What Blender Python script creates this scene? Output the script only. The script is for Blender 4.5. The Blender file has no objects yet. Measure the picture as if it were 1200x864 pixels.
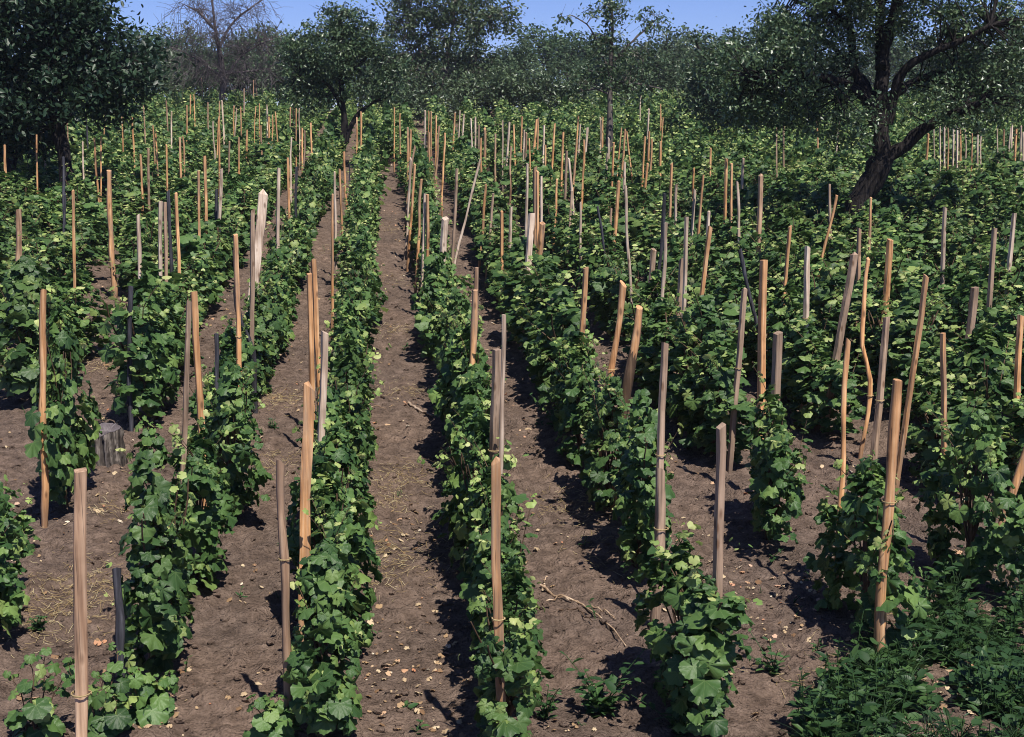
import bpy, math, random
import numpy as np
from mathutils import Vector, Matrix

random.seed(7)
rng = np.random.default_rng(7)
SC = bpy.context.scene
COL = SC.collection
R = math.radians
HAZE = 0.0004

# ------------------------------------------------------------------ place and camera
SLOPE = math.tan(R(4.0))          # the vineyard climbs gently away from the viewer
CREST = 60.0
CAM = np.array([0.0, 0.0, 3.7])
F = 1667.0                        # focal length in pixels of the 1200 px wide photograph

def plane_z(x, y):
    y = np.asarray(y, float)
    a = np.where(y < CREST, y * SLOPE, CREST * SLOPE + (1 - np.exp(-(y - CREST) / 12.0)) * 12.0 * SLOPE * 0.5)
    return np.where(y < -5, -5 * SLOPE, a)

def cam_axes(psi, p):
    f = np.array([math.sin(psi) * math.cos(p), math.cos(psi) * math.cos(p), -math.sin(p)])
    r = np.array([math.cos(psi), -math.sin(psi), 0.0])
    return r, np.cross(r, f), f

ROWDIR = np.array([0, 1.0, SLOPE]); ROWDIR /= np.linalg.norm(ROWDIR)
psi, pit = R(5.3), R(9.7)
for _ in range(60):               # aim so that the vine rows run to their vanishing point
    r_, u_, f_ = cam_axes(psi, pit)
    ex = ROWDIR @ r_ / (ROWDIR @ f_) * F + 155
    ey = ROWDIR @ u_ / (ROWDIR @ f_) * F - 407
    psi += ex / F * 0.8
    pit -= ey / F * 0.8
CR, CU, CF = cam_axes(psi, pit)

def ray(px, py):
    d = CF + CR * (px - 600) / F + CU * (432 - py) / F
    return d / d[1]               # per metre of y
def at(px, py, Y):                # the point seen at a photo pixel, Y metres up the field
    return CAM + ray(px, py) * Y
def ground(px, py, h=0.0):        # where a photo pixel meets the slope (raised by h)
    d = ray(px, py)
    return CAM + d * ((3.7 - h) / (SLOPE - d[2]))
def project(P):
    v = np.asarray(P) - CAM
    z = v @ CF
    return 600 + F * (v @ CR) / z, 432 - F * (v @ CU) / z, z
def gz(x, y): return float(plane_z(x, y))

cd = bpy.data.cameras.new('camera'); cam = bpy.data.objects.new('camera', cd); COL.objects.link(cam)
cd.sensor_width = 36; cd.lens = 36 * F / 1200; cd.clip_end = 3000
cam.location = CAM; cam.rotation_euler = (math.pi / 2 - pit, 0, -psi)
SC.camera = cam

# ------------------------------------------------------------------ light
SUN_EL, SUN_AZ = R(59), R(21)     # azimuth measured from straight behind the viewer, to the right
sd = np.array([math.sin(SUN_AZ) * math.cos(SUN_EL), -math.cos(SUN_AZ) * math.cos(SUN_EL), math.sin(SUN_EL)])
L = bpy.data.lights.new('sun', 'SUN'); L.energy = 5.0; L.angle = R(0.5); L.color = (1.0, 0.94, 0.86)
so = bpy.data.objects.new('sun', L); COL.objects.link(so)
so.rotation_euler = Vector(sd).to_track_quat('Z', 'Y').to_euler(); so.location = (0, -10, 30)
W = bpy.data.worlds.new('World'); SC.world = W; W.use_nodes = True
nt = W.node_tree; bg = nt.nodes['Background']
sky = nt.nodes.new('ShaderNodeTexSky'); sky.sky_type = 'NISHITA'; sky.sun_disc = False
sky.sun_elevation = SUN_EL; sky.sun_rotation = math.pi - SUN_AZ
sky.altitude = 2600; sky.air_density = 1.0; sky.dust_density = 0.0; sky.ozone_density = 9.0
tint = nt.nodes.new('ShaderNodeMixRGB'); tint.blend_type = 'MULTIPLY'; tint.inputs[0].default_value = 1.0; tint.inputs[2].default_value = (1.08, 0.96, 1.2, 1)
nt.links.new(sky.outputs[0], tint.inputs[1]); nt.links.new(tint.outputs[0], bg.inputs[0]); bg.inputs[1].default_value = 0.075
SC.view_settings.view_transform = 'Standard'; SC.view_settings.look = 'None'
SC.view_settings.gamma = 1.0; SC.view_settings.exposure = 0.42
SC.render.engine = 'CYCLES'
SC.cycles.filter_width = 1.0
SC.cycles.max_bounces = 5; SC.cycles.diffuse_bounces = 2; SC.cycles.glossy_bounces = 2
SC.cycles.transmission_bounces = 3; SC.cycles.transparent_max_bounces = 4

# ------------------------------------------------------------------ helpers
class MB:
    """collects triangles / quads of one mesh"""
    def __init__(s): s.v = []; s.f = []; s.uv = []; s.n = 0
    def add(s, v, f, uv=None):
        v = np.asarray(v, np.float32); f = np.asarray(f, np.int64)
        if f.shape[1] == 4: f = np.concatenate([f[:, [0, 1, 2]], f[:, [0, 2, 3]]])
        s.v.append(v); s.f.append(f + s.n); s.n += len(v)
        s.uv.append(np.zeros((len(v), 2), np.float32) if uv is None else np.asarray(uv, np.float32))
    def tube(s, pts, rad, k=6, cap=True):
        pts = np.asarray(pts, float); rad = np.broadcast_to(np.asarray(rad, float), (len(pts),))
        t = np.gradient(pts, axis=0); t /= np.linalg.norm(t, axis=1)[:, None] + 1e-9
        a = np.cross(t, [0.31, 0.92, 0.22]); a /= np.linalg.norm(a, axis=1)[:, None] + 1e-9
        b = np.cross(t, a)
        ang = np.arange(k) * 2 * math.pi / k
        v = pts[:, None] + rad[:, None, None] * (np.cos(ang)[None, :, None] * a[:, None] + np.sin(ang)[None, :, None] * b[:, None])
        n = len(pts); v = v.reshape(-1, 3)
        i, j = np.meshgrid(np.arange(n - 1), np.arange(k), indexing='ij'); j2 = (j + 1) % k
        f = np.stack([i * k + j, i * k + j2, (i + 1) * k + j2, (i + 1) * k + j], -1).reshape(-1, 4)
        s.add(v, f)
        if cap:
            c = [[0, q + 1, q] for q in range(1, k - 1)]; s.add(v[:k], c)
            c = [[0, q, q + 1] for q in range(1, k - 1)]; s.add(v[-k:], c)
    def mesh(s, name, mat, smooth=True):
        me = bpy.data.meshes.new(name)
        v = np.concatenate(s.v); f = np.concatenate(s.f).astype(np.int32); uv = np.concatenate(s.uv)
        me.vertices.add(len(v)); me.vertices.foreach_set('co', v.ravel())
        me.loops.add(f.size); me.loops.foreach_set('vertex_index', f.ravel())
        me.polygons.add(len(f)); me.polygons.foreach_set('loop_start', np.arange(0, f.size, 3, dtype=np.int32))
        me.polygons.foreach_set('loop_total', np.full(len(f), 3, np.int32))
        me.polygons.foreach_set('use_smooth', np.full(len(f), smooth))
        u = me.uv_layers.new(name='UVMap'); u.data.foreach_set('uv', uv[f.ravel()].ravel())
        me.update(calc_edges=True); me.validate()
        for m in (mat if isinstance(mat, (list, tuple)) else [mat]): me.materials.append(m)
        return me

def link(name, me, parent=None, loc=None):
    o = bpy.data.objects.new(name, me); COL.objects.link(o)
    if parent is not None: o.parent = parent
    if loc is not None: o.location = loc
    return o
def tag(o, label=None, cat=None, group=None, kind=None):
    if label: o['label'] = label
    if cat: o['category'] = cat
    if group: o['group'] = group
    if kind: o['kind'] = kind
    return o
def empty(name, loc):
    o = bpy.data.objects.new(name, None); COL.objects.link(o); o.location = loc; o.empty_display_size = 0.1
    return o
ORD = ['first', 'second', 'third', 'fourth', 'fifth', 'sixth', 'seventh', 'eighth', 'ninth', 'tenth', 'eleventh', 'twelfth',
       'thirteenth', 'fourteenth', 'fifteenth', 'sixteenth', 'seventeenth', 'eighteenth', 'nineteenth', 'twentieth']

def vnoise(x, y, seed=0):
    xi = np.floor(x).astype(np.int64); yi = np.floor(y).astype(np.int64); xf = x - xi; yf = y - yi
    def h(a, b):
        n = (a * 374761393 + b * 668265263 + seed * 1442695041) & 0x7fffffff
        n = ((n ^ (n >> 13)) * 1274126177) & 0x7fffffff
        return ((n ^ (n >> 16)) & 0xffff) / 65535.0
    u = xf * xf * (3 - 2 * xf); w = yf * yf * (3 - 2 * yf)
    return (h(xi, yi) * (1 - u) + h(xi + 1, yi) * u) * (1 - w) + (h(xi, yi + 1) * (1 - u) + h(xi + 1, yi + 1) * u) * w

# ------------------------------------------------------------------ materials
def newmat(name):
    m = bpy.data.materials.new(name); m.use_nodes = True
    n = m.node_tree.nodes; p = n['Principled BSDF']
    return m, m.node_tree, n, p
def ramp(n, stops, interp='LINEAR'):
    r = n.new('ShaderNodeValToRGB'); r.color_ramp.interpolation = interp
    e = r.color_ramp.elements
    while len(e) > 1: e.remove(e[-1])
    e[0].position = stops[0][0]; e[0].color = (*stops[0][1], 1)
    for p, c in stops[1:]:
        q = e.new(p); q.color = (*c, 1)
    return r
def math_node(t, op, a, b=None):
    q = t.nodes.new('ShaderNodeMath'); q.operation = op
    for i, v in enumerate((a, b)):
        if v is None: continue
        if isinstance(v, (int, float)): q.inputs[i].default_value = v
        else: t.links.new(v, q.inputs[i])
    return q.outputs[0]

def leaf_mat(name, stops, veins=False, trans=0.22, rough=0.5, spec=0.35, tcol=1.6):
    m, t, n, p = newmat(name)
    g = n.new('ShaderNodeNewGeometry'); oi = n.new('ShaderNodeObjectInfo')
    r = ramp(n, stops); t.links.new(g.outputs['Random Per Island'], r.inputs[0])
    hs = n.new('ShaderNodeHueSaturation')
    t.links.new(math_node(t, 'ADD', math_node(t, 'MULTIPLY', oi.outputs['Random'], 0.35), 0.82), hs.inputs['Value'])
    t.links.new(r.outputs[0], hs.inputs['Color'])
    col = hs.outputs[0]
    if veins:
        uv = n.new('ShaderNodeUVMap'); sep = n.new('ShaderNodeSeparateXYZ'); t.links.new(uv.outputs[0], sep.inputs[0])
        ang = math_node(t, 'ARCTAN2', sep.outputs[0], sep.outputs[1])
        q = math_node(t, 'ADD', math_node(t, 'DIVIDE', ang, R(54)), 10.5)
        fr = math_node(t, 'ABSOLUTE', math_node(t, 'SUBTRACT', math_node(t, 'FRACT', q), 0.5))
        ln = n.new('ShaderNodeVectorMath'); ln.operation = 'LENGTH'; t.links.new(uv.outputs[0], ln.inputs[0])
        dist = math_node(t, 'MULTIPLY', fr, ln.outputs['Value'])
        vr = ramp(n, [(0.0, (1, 1, 1)), (0.022, (0, 0, 0))]); t.links.new(dist, vr.inputs[0])
        mx = n.new('ShaderNodeMixRGB'); mx.blend_type = 'MIX'
        t.links.new(math_node(t, 'MULTIPLY', vr.outputs[0], 0.35), mx.inputs[0])
        t.links.new(col, mx.inputs[1]); mx.inputs[2].default_value = (0.20, 0.27, 0.10, 1)
        col = mx.outputs[0]
        # puckered blade
        nz = n.new('ShaderNodeTexNoise'); nz.inputs['Scale'].default_value = 5.0; t.links.new(uv.outputs[0], nz.inputs['Vector'])
        bp = n.new('ShaderNodeBump'); bp.inputs['Strength'].default_value = 0.35; bp.inputs['Distance'].default_value = 0.01
        t.links.new(nz.outputs[0], bp.inputs['Height']); t.links.new(bp.outputs[0], p.inputs['Normal'])
    t.links.new(col, p.inputs['Base Color'])
    p.inputs['Roughness'].default_value = rough; p.inputs['Specular IOR Level'].default_value = spec
    tr = n.new('ShaderNodeBsdfTranslucent'); h2 = n.new('ShaderNodeHueSaturation')
    h2.inputs['Hue'].default_value = 0.485; h2.inputs['Value'].default_value = tcol; t.links.new(col, h2.inputs['Color'])
    t.links.new(h2.outputs[0], tr.inputs['Color'])
    mix = n.new('ShaderNodeMixShader'); mix.inputs[0].default_value = trans
    t.links.new(p.outputs[0], mix.inputs[1]); t.links.new(tr.outputs[0], mix.inputs[2])
    t.links.new(mix.outputs[0], n['Material Output'].inputs['Surface'])
    return m

M_VINE = leaf_mat('vine_leaf', [(0, (0.026, 0.066, 0.020)), (0.4, (0.054, 0.114, 0.032)), (0.75, (0.094, 0.170, 0.046)), (0.92, (0.150, 0.230, 0.062)), (1, (0.25, 0.32, 0.10))], veins=True, rough=0.50, spec=0.34)
M_VINE_FAR = leaf_mat('vine_leaf_distant', [(0, (0.026, 0.066, 0.020)), (0.4, (0.054, 0.114, 0.032)), (0.75, (0.094, 0.170, 0.046)), (0.92, (0.150, 0.230, 0.062)), (1, (0.25, 0.32, 0.10))], rough=0.50, spec=0.34)
M_TIP = leaf_mat('young_leaf', [(0, (0.14, 0.24, 0.06)), (0.5, (0.27, 0.36, 0.10)), (1, (0.48, 0.52, 0.21))], trans=0.3)
M_YOUNG = leaf_mat('fresh_leaf', [(0, (0.06, 0.13, 0.035)), (0.6, (0.11, 0.20, 0.05)), (1, (0.24, 0.32, 0.10))], veins=True)
M_WEED = leaf_mat('weed_leaf', [(0, (0.020, 0.055, 0.018)), (0.6, (0.038, 0.090, 0.028)), (1, (0.07, 0.14, 0.04))])
M_TREE = leaf_mat('fruit_tree_leaf', [(0, (0.024, 0.052, 0.026)), (0.5, (0.055, 0.098, 0.044)), (0.85, (0.095, 0.145, 0.062)), (1, (0.14, 0.20, 0.09))], spec=0.6, rough=0.36)
M_WALNUT = leaf_mat('dark_tree_leaf', [(0, (0.014, 0.036, 0.020)), (0.6, (0.024, 0.056, 0.030)), (1, (0.045, 0.085, 0.04))], spec=0.4, rough=0.45)
M_OLIVE = leaf_mat('scrub_leaf', [(0, (0.036, 0.064, 0.032)), (0.6, (0.072, 0.112, 0.052)), (1, (0.12, 0.17, 0.08))], spec=0.5, rough=0.4)
M_WOODS = leaf_mat('woodland_leaf', [(0, (0.030, 0.062, 0.028)), (0.6, (0.058, 0.104, 0.046)), (1, (0.10, 0.15, 0.066))], spec=0.4)
M_DRY = leaf_mat('dead_leaf', [(0, (0.16, 0.09, 0.05)), (0.35, (0.34, 0.23, 0.13)), (0.75, (0.50, 0.40, 0.26)), (0.9, (0.40, 0.16, 0.08)), (1, (0.66, 0.60, 0.47))], trans=0.1, rough=0.8, spec=0.1)
M_STRAW = leaf_mat('straw', [(0, (0.26, 0.18, 0.09)), (0.6, (0.42, 0.32, 0.16)), (1, (0.60, 0.52, 0.32))], trans=0.05, rough=0.8, spec=0.1)

def wood_mat(name, a, b, c, scale=1.0, rough=0.75, grey=0.0):
    m, t, n, p = newmat(name)
    tc = n.new('ShaderNodeTexCoord'); oi = n.new('ShaderNodeObjectInfo')
    ad = n.new('ShaderNodeVectorMath'); ad.operation = 'ADD'
    t.links.new(tc.outputs['Object'], ad.inputs[0])
    cm = n.new('ShaderNodeCombineXYZ')
    for i, k in enumerate((37, 91, 53)): t.links.new(math_node(t, 'MULTIPLY', oi.outputs['Random'], float(k)), cm.inputs[i])
    t.links.new(cm.outputs[0], ad.inputs[1])
    mp = n.new('ShaderNodeMapping'); mp.inputs['Scale'].default_value = (60 * scale, 60 * scale, 2.2 * scale); t.links.new(ad.outputs[0], mp.inputs[0])
    n1 = n.new('ShaderNodeTexNoise'); n1.inputs['Detail'].default_value = 5; n1.inputs['Scale'].default_value = 1.0; t.links.new(mp.outputs[0], n1.inputs['Vector'])
    r1 = ramp(n, [(0.28, a), (0.5, b), (0.72, c)]); t.links.new(n1.outputs[0], r1.inputs[0])
    n2 = n.new('ShaderNodeTexNoise'); n2.inputs['Scale'].default_value = 4.0; n2.inputs['Detail'].default_value = 3; t.links.new(ad.outputs[0], n2.inputs['Vector'])
    r2 = ramp(n, [(0.35, (0.55, 0.52, 0.50)), (0.6, (1, 1, 1))]); t.links.new(n2.outputs[0], r2.inputs[0])
    mx = n.new('ShaderNodeMixRGB'); mx.blend_type = 'MULTIPLY'; mx.inputs[0].default_value = 0.8
    t.links.new(r1.outputs[0], mx.inputs[1]); t.links.new(r2.outputs[0], mx.inputs[2])
    mp2 = n.new('ShaderNodeMapping'); mp2.inputs['Scale'].default_value = (16, 16, 1.6); t.links.new(ad.outputs[0], mp2.inputs[0])
    n3 = n.new('ShaderNodeTexNoise'); n3.inputs['Scale'].default_value = 1.0; n3.inputs['Detail'].default_value = 6; n3.inputs['Roughness'].default_value = 0.65; t.links.new(mp2.outputs[0], n3.inputs['Vector'])
    am = math_node(t, 'ADD', n3.outputs[0], math_node(t, 'MULTIPLY', math_node(t, 'FRACT', math_node(t, 'MULTIPLY', oi.outputs['Random'], 7.31)), 0.30))
    r3 = ramp(n, [(0.66, (0, 0, 0)), (0.86, (1, 1, 1))]); t.links.new(am, r3.inputs[0])
    old = n.new('ShaderNodeMixRGB'); t.links.new(math_node(t, 'MULTIPLY', r3.outputs[0], grey), old.inputs[0]); t.links.new(mx.outputs[0], old.inputs[1]); old.inputs[2].default_value = (0.25, 0.18, 0.13, 1)
    r4 = ramp(n, [(0.28, (1, 1, 1)), (0.35, (0, 0, 0))]); t.links.new(n3.outputs[0], r4.inputs[0])
    sp = n.new('ShaderNodeMixRGB'); t.links.new(math_node(t, 'MULTIPLY', r4.outputs[0], 0.7 if grey else 0.0), sp.inputs[0]); t.links.new(old.outputs[0], sp.inputs[1]); sp.inputs[2].default_value = (0.10, 0.055, 0.03, 1)
    mp5 = n.new('ShaderNodeMapping'); mp5.inputs['Scale'].default_value = (110, 110, 1.3); t.links.new(ad.outputs[0], mp5.inputs[0])
    n5 = n.new('ShaderNodeTexNoise'); n5.inputs['Scale'].default_value = 1.0; n5.inputs['Detail'].default_value = 2; t.links.new(mp5.outputs[0], n5.inputs['Vector'])
    r5 = ramp(n, [(0.30, (1, 1, 1)), (0.36, (0, 0, 0))]); t.links.new(n5.outputs[0], r5.inputs[0])
    ck = n.new('ShaderNodeMixRGB'); t.links.new(math_node(t, 'MULTIPLY', r5.outputs[0], 0.75 if grey else 0.0), ck.inputs[0]); t.links.new(sp.outputs[0], ck.inputs[1]); ck.inputs[2].default_value = (0.075, 0.045, 0.03, 1)
    so_ = n.new('ShaderNodeSeparateXYZ'); t.links.new(tc.outputs['Object'], so_.inputs[0])
    r6 = ramp(n, [(0.02, (1, 1, 1)), (0.30, (0, 0, 0))]); t.links.new(math_node(t, 'ADD', so_.outputs[2], math_node(t, 'MULTIPLY', n3.outputs[0], -.12)), r6.inputs[0])
    mu = n.new('ShaderNodeMixRGB'); t.links.new(math_node(t, 'MULTIPLY', r6.outputs[0], 0.6 if grey else 0.0), mu.inputs[0]); t.links.new(ck.outputs[0], mu.inputs[1]); mu.inputs[2].default_value = (0.15, 0.11, 0.085, 1)
    kv = n.new('ShaderNodeTexVoronoi'); kv.inputs['Scale'].default_value = 1.0
    mk = n.new('ShaderNodeMapping'); mk.inputs['Scale'].default_value = (14, 14, 5.5); t.links.new(ad.outputs[0], mk.inputs[0]); t.links.new(mk.outputs[0], kv.inputs['Vector'])
    r7 = ramp(n, [(0.10, (1, 1, 1)), (0.22, (0, 0, 0))]); t.links.new(kv.outputs['Distance'], r7.inputs[0])
    kn = n.new('ShaderNodeMixRGB'); t.links.new(math_node(t, 'MULTIPLY', r7.outputs[0], 0.75 if grey else 0.0), kn.inputs[0]); t.links.new(mu.outputs[0], kn.inputs[1]); kn.inputs[2].default_value = (0.11, 0.055, 0.028, 1)
    r8 = ramp(n, [(1.0 / 1.7, (0, 0, 0)), (1.0, (1, 1, 1))]); t.links.new(math_node(t, 'DIVIDE', math_node(t, 'ADD', so_.outputs[2], math_node(t, 'MULTIPLY', n3.outputs[0], .5)), 2.05), r8.inputs[0])
    hd = n.new('ShaderNodeMixRGB'); t.links.new(math_node(t, 'MULTIPLY', r8.outputs[0], grey * 0.3), hd.inputs[0]); t.links.new(kn.outputs[0], hd.inputs[1]); hd.inputs[2].default_value = (0.24, 0.18, 0.14, 1)
    mx = hd
    hs = n.new('ShaderNodeHueSaturation'); t.links.new(mx.outputs[0], hs.inputs['Color'])
    t.links.new(math_node(t, 'ADD', math_node(t, 'MULTIPLY', oi.outputs['Random'], 0.4), 0.8), hs.inputs['Value'])
    t.links.new(hs.outputs[0], p.inputs['Base Color'])
    p.inputs['Roughness'].default_value = rough; p.inputs['Specular IOR Level'].default_value = 0.2
    bp = n.new('ShaderNodeBump'); bp.inputs['Strength'].default_value = 0.5; bp.inputs['Distance'].default_value = 0.004
    t.links.new(n1.outputs[0], bp.inputs['Height']); t.links.new(bp.outputs[0], p.inputs['Normal'])
    return m
M_WOOD = {
    'orange': wood_mat('fresh_stake_wood', (0.36, 0.16, 0.062), (0.68, 0.36, 0.16), (0.80, 0.52, 0.29), grey=0.75),
    'pale': wood_mat('pale_stake_wood', (0.42, 0.30, 0.21), (0.70, 0.55, 0.42), (0.80, 0.68, 0.55), grey=0.6),
    'grey': wood_mat('weathered_stake_wood', (0.17, 0.12, 0.085), (0.38, 0.265, 0.185), (0.54, 0.39, 0.28), grey=0.5),
    'tan': wood_mat('brown_stake_wood', (0.22, 0.125, 0.075), (0.44, 0.28, 0.175), (0.60, 0.42, 0.28), grey=0.7),
    'dark': wood_mat('blackened_stake_wood', (0.022, 0.022, 0.028), (0.05, 0.05, 0.06), (0.11, 0.11, 0.13)),
}
M_BARK = wood_mat('dark_bark', (0.007, 0.006, 0.006), (0.017, 0.014, 0.014), (0.052, 0.045, 0.042), 0.55, 0.9)
M_BARK_PALE = wood_mat('pale_bark', (0.05, 0.04, 0.04), (0.14, 0.12, 0.11), (0.28, 0.24, 0.21), 0.35, 0.9)
M_BARK_DEAD = wood_mat('dead_bark', (0.05, 0.042, 0.045), (0.10, 0.085, 0.09), (0.17, 0.15, 0.15), 0.35, 0.9)
for m_ in (M_BARK, M_BARK_PALE):          # deep plated bark on the big trunks
    t_ = m_.node_tree
    for q in t_.nodes:
        if q.type == 'BUMP': q.inputs['Strength'].default_value = 1.0; q.inputs['Distance'].default_value = 0.03
M_STEM = wood_mat('vine_wood', (0.05, 0.03, 0.02), (0.11, 0.07, 0.045), (0.2, 0.13, 0.08), 0.8, 0.9)
M_STUMP = wood_mat('stump_bark', (0.018, 0.015, 0.014), (0.085, 0.072, 0.064), (0.30, 0.26, 0.23), 0.6, 0.95)
M_STICK = wood_mat('dry_stick', (0.20, 0.13, 0.08), (0.38, 0.27, 0.18), (0.62, 0.50, 0.37), 0.6, 0.9)

def soil_mat():
    m, t, n, p = newmat('soil')
    tc = n.new('ShaderNodeTexCoord')
    def noise(s, d, rough=0.6):
        q = n.new('ShaderNodeTexNoise'); q.inputs['Scale'].default_value = s; q.inputs['Detail'].default_value = d
        q.inputs['Roughness'].default_value = rough; t.links.new(tc.outputs['Object'], q.inputs['Vector']); return q.outputs[0]
    big, mid, fine = noise(0.9, 4), noise(9, 6, 0.7), noise(60, 5, 0.7)
    r1 = ramp(n, [(0.32, (0.104, 0.078, 0.062)), (0.5, (0.192, 0.146, 0.118)), (0.70, (0.30, 0.232, 0.188))]); t.links.new(mid, r1.inputs[0])
    r2 = ramp(n, [(0.32, (0.78, 0.76, 0.76)), (0.68, (1.12, 1.04, 0.98))]); t.links.new(big, r2.inputs[0])
    mx = n.new('ShaderNodeMixRGB'); mx.blend_type = 'MULTIPLY'; mx.inputs[0].default_value = 1
    t.links.new(r1.outputs[0], mx.inputs[1]); t.links.new(r2.outputs[0], mx.inputs[2])
    r3 = ramp(n, [(0.3, (0.62, 0.60, 0.58)), (0.55, (1, 1, 1)), (0.72, (1.25, 1.22, 1.2))]); t.links.new(fine, r3.inputs[0])
    m2 = n.new('ShaderNodeMixRGB'); m2.blend_type = 'MULTIPLY'; m2.inputs[0].default_value = 0.8
    t.links.new(mx.outputs[0], m2.inputs[1]); t.links.new(r3.outputs[0], m2.inputs[2])
    t.links.new(m2.outputs[0], p.inputs['Base Color'])
    p.inputs['Roughness'].default_value = 0.95; p.inputs['Specular IOR Level'].default_value = 0.1
    vo = n.new('ShaderNodeTexVoronoi'); vo.inputs['Scale'].default_value = 38; vo.inputs['Randomness'].default_value = 1
    ww = n.new('ShaderNodeVectorMath'); ww.operation = 'ADD'; nw_ = n.new('ShaderNodeTexNoise'); nw_.inputs['Scale'].default_value = 14; nw_.inputs['Detail'].default_value = 3
    sc_ = n.new('ShaderNodeVectorMath'); sc_.operation = 'SCALE'; sc_.inputs['Scale'].default_value = .12; t.links.new(tc.outputs['Object'], nw_.inputs['Vector']); t.links.new(nw_.outputs['Color'], sc_.inputs[0])
    t.links.new(tc.outputs['Object'], ww.inputs[0]); t.links.new(sc_.outputs[0], ww.inputs[1]); t.links.new(ww.outputs[0], vo.inputs['Vector'])
    h = math_node(t, 'ADD', math_node(t, 'ADD', math_node(t, 'MULTIPLY', mid, 0.8), math_node(t, 'MULTIPLY', fine, 0.55)), math_node(t, 'MULTIPLY', vo.outputs['Distance'], -0.45))
    bp = n.new('ShaderNodeBump'); bp.inputs['Strength'].default_value = 1.0; bp.inputs['Distance'].default_value = 0.05
    t.links.new(h, bp.inputs['Height']); t.links.new(bp.outputs[0], p.inputs['Normal'])
    return m
M_SOIL = soil_mat()

# ------------------------------------------------------------------ ground
ROWS = {-1: -0.34, 1: 0.68, 2: 1.72, 3: 2.86, 4: 4.02, -2: -1.30, -3: -2.34, -4: -3.40}
for k in range(5, 30): ROWS[k] = 4.02 + (k - 4) * 1.06
for k in range(5, 22): ROWS[-k] = -3.40 - (k - 4) * 1.06
ROWX = np.array(sorted(ROWS.values()))

def soil_h(x, y):
    x = np.asarray(x, float); y = np.asarray(y, float)
    d = np.min(np.abs(x[..., None] - ROWX), axis=-1)
    mound = 0.035 * np.exp(-(d / 0.22) ** 2)
    n = (vnoise(x * 1.3, y * 1.3, 1) - .5) * .05 + (vnoise(x * 4.1, y * 4.1, 2) - .5) * .035 + (vnoise(x * 11, y * 11, 3) - .5) * .022 + np.maximum(vnoise(x * 15, y * 15, 5) - .45, 0) * .075 - np.maximum(vnoise(x * 7.3, y * 7.3, 8) - .72, 0) * .10 + (vnoise(x * 27, y * 27, 6) - .5) * .012
    return mound + n

def axis(pieces):
    out = []
    for a, b, s in pieces: out.append(np.arange(a, b, s))
    return np.concatenate(out)
gx = axis([(-260, -60, 40), (-60, -20, 8), (-20, -6, 0.6), (-6, 7, 0.034), (7, 30, 0.6), (30, 70, 8), (70, 271, 40)])
gy = axis([(-80, -20, 20), (-20, 5, 2.5), (5, 13, 0.030), (13, 14, .06), (14, 24, 0.09), (24, 60, 0.5), (60, 120, 4), (120, 421, 60)])
X, Y = np.meshgrid(gx, gy)
near = np.clip((40 - Y) / 15, 0, 1) * (Y > 4.5) * (np.abs(X) < 8)
Z = plane_z(X, Y) + soil_h(X, Y) * near
nx, ny = len(gx), len(gy)
i, j = np.meshgrid(np.arange(ny - 1), np.arange(nx - 1), indexing='ij')
b = MB(); b.add(np.stack([X, Y, Z], -1).reshape(-1, 3), np.stack([i * nx + j, i * nx + j + 1, (i + 1) * nx + j + 1, (i + 1) * nx + j], -1).reshape(-1, 4))
tag(link('ground', b.mesh('ground', M_SOIL)), 'bare brown clodded soil between the vine rows', None, None, 'structure')

# ------------------------------------------------------------------ leaves
def grape_outline(detail):
    # polar outline about the petiole; the tip is along -y (hanging), lobes at 0, +-54, +-108 degrees
    lob = {0: 1.0, 27: 0.72, 54: 0.92, 81: 0.66, 108: 0.76, 135: 0.62, 158: 0.55}
    if detail == 0:
        a = [0, 9, 18, 27, 38, 47, 54, 63, 72, 81, 93, 102, 108, 118, 130, 145, 160]
        rr = [1.0, .91, .92, .80, .90, .90, .95, .86, .86, .76, .80, .77, .83, .72, .73, .66, .62]
    elif detail == 1:
        a = [0, 14, 28, 54, 70, 82, 108, 135, 160]
        rr = [1.0, .90, .80, .94, .86, .77, .82, .72, .62]
    else:
        a = [0, 40, 80, 125]
        rr = [1.0, .84, .78, .70]
    ang = np.array([-q for q in a[:0:-1]] + a); r = np.array(rr[:0:-1] + rr)
    return np.radians(ang), r
def grape_leaf(detail):
    ang, r = grape_outline(detail)
    x = np.sin(ang) * r; y = -np.cos(ang) * r
    v = [[0, 0, 0.06]]; uv = [[0, 0]]
    ring = np.stack([x, y, -0.16 * r ** 2 + 0.10 * np.abs(x) - 0.10 * (np.abs(np.degrees(ang)) % 54 > 20)], -1)
    v = np.concatenate([v, ring]); uv = np.concatenate([uv, np.stack([x, -y], -1)])
    n = len(ang); f = [[0, q + 1, q + 2] for q in range(n - 1)]
    v[:, 1] += 0.15; v[:, :2] *= 0.62
    return v, np.array(f), uv
def oval_leaf():
    v = np.array([[0, 0.5, 0], [0.24, 0.15, 0.06], [0.20, -0.25, 0.05], [0, -0.55, -0.06], [-0.20, -0.25, 0.05], [-0.24, 0.15, 0.06], [0, 0, -0.02]])
    f = [[6, 1, 0], [6, 2, 1], [6, 3, 2], [6, 4, 3], [6, 5, 4], [6, 0, 5]]
    return v, np.array(f), v[:, :2].copy()
def quad_leaf():
    v = np.array([[0, 0.5, 0], [0.3, 0.0, 0.05], [0, -0.55, -0.05], [-0.3, 0.0, 0.05]])
    return v, np.array([[0, 2, 1], [0, 3, 2]]), v[:, :2].copy()
def folded(p, k):
    v, f, uv = p; v = v.copy(); v[:, 2] += k * np.abs(v[:, 0]) ** 1.1; return v, f, uv
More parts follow.
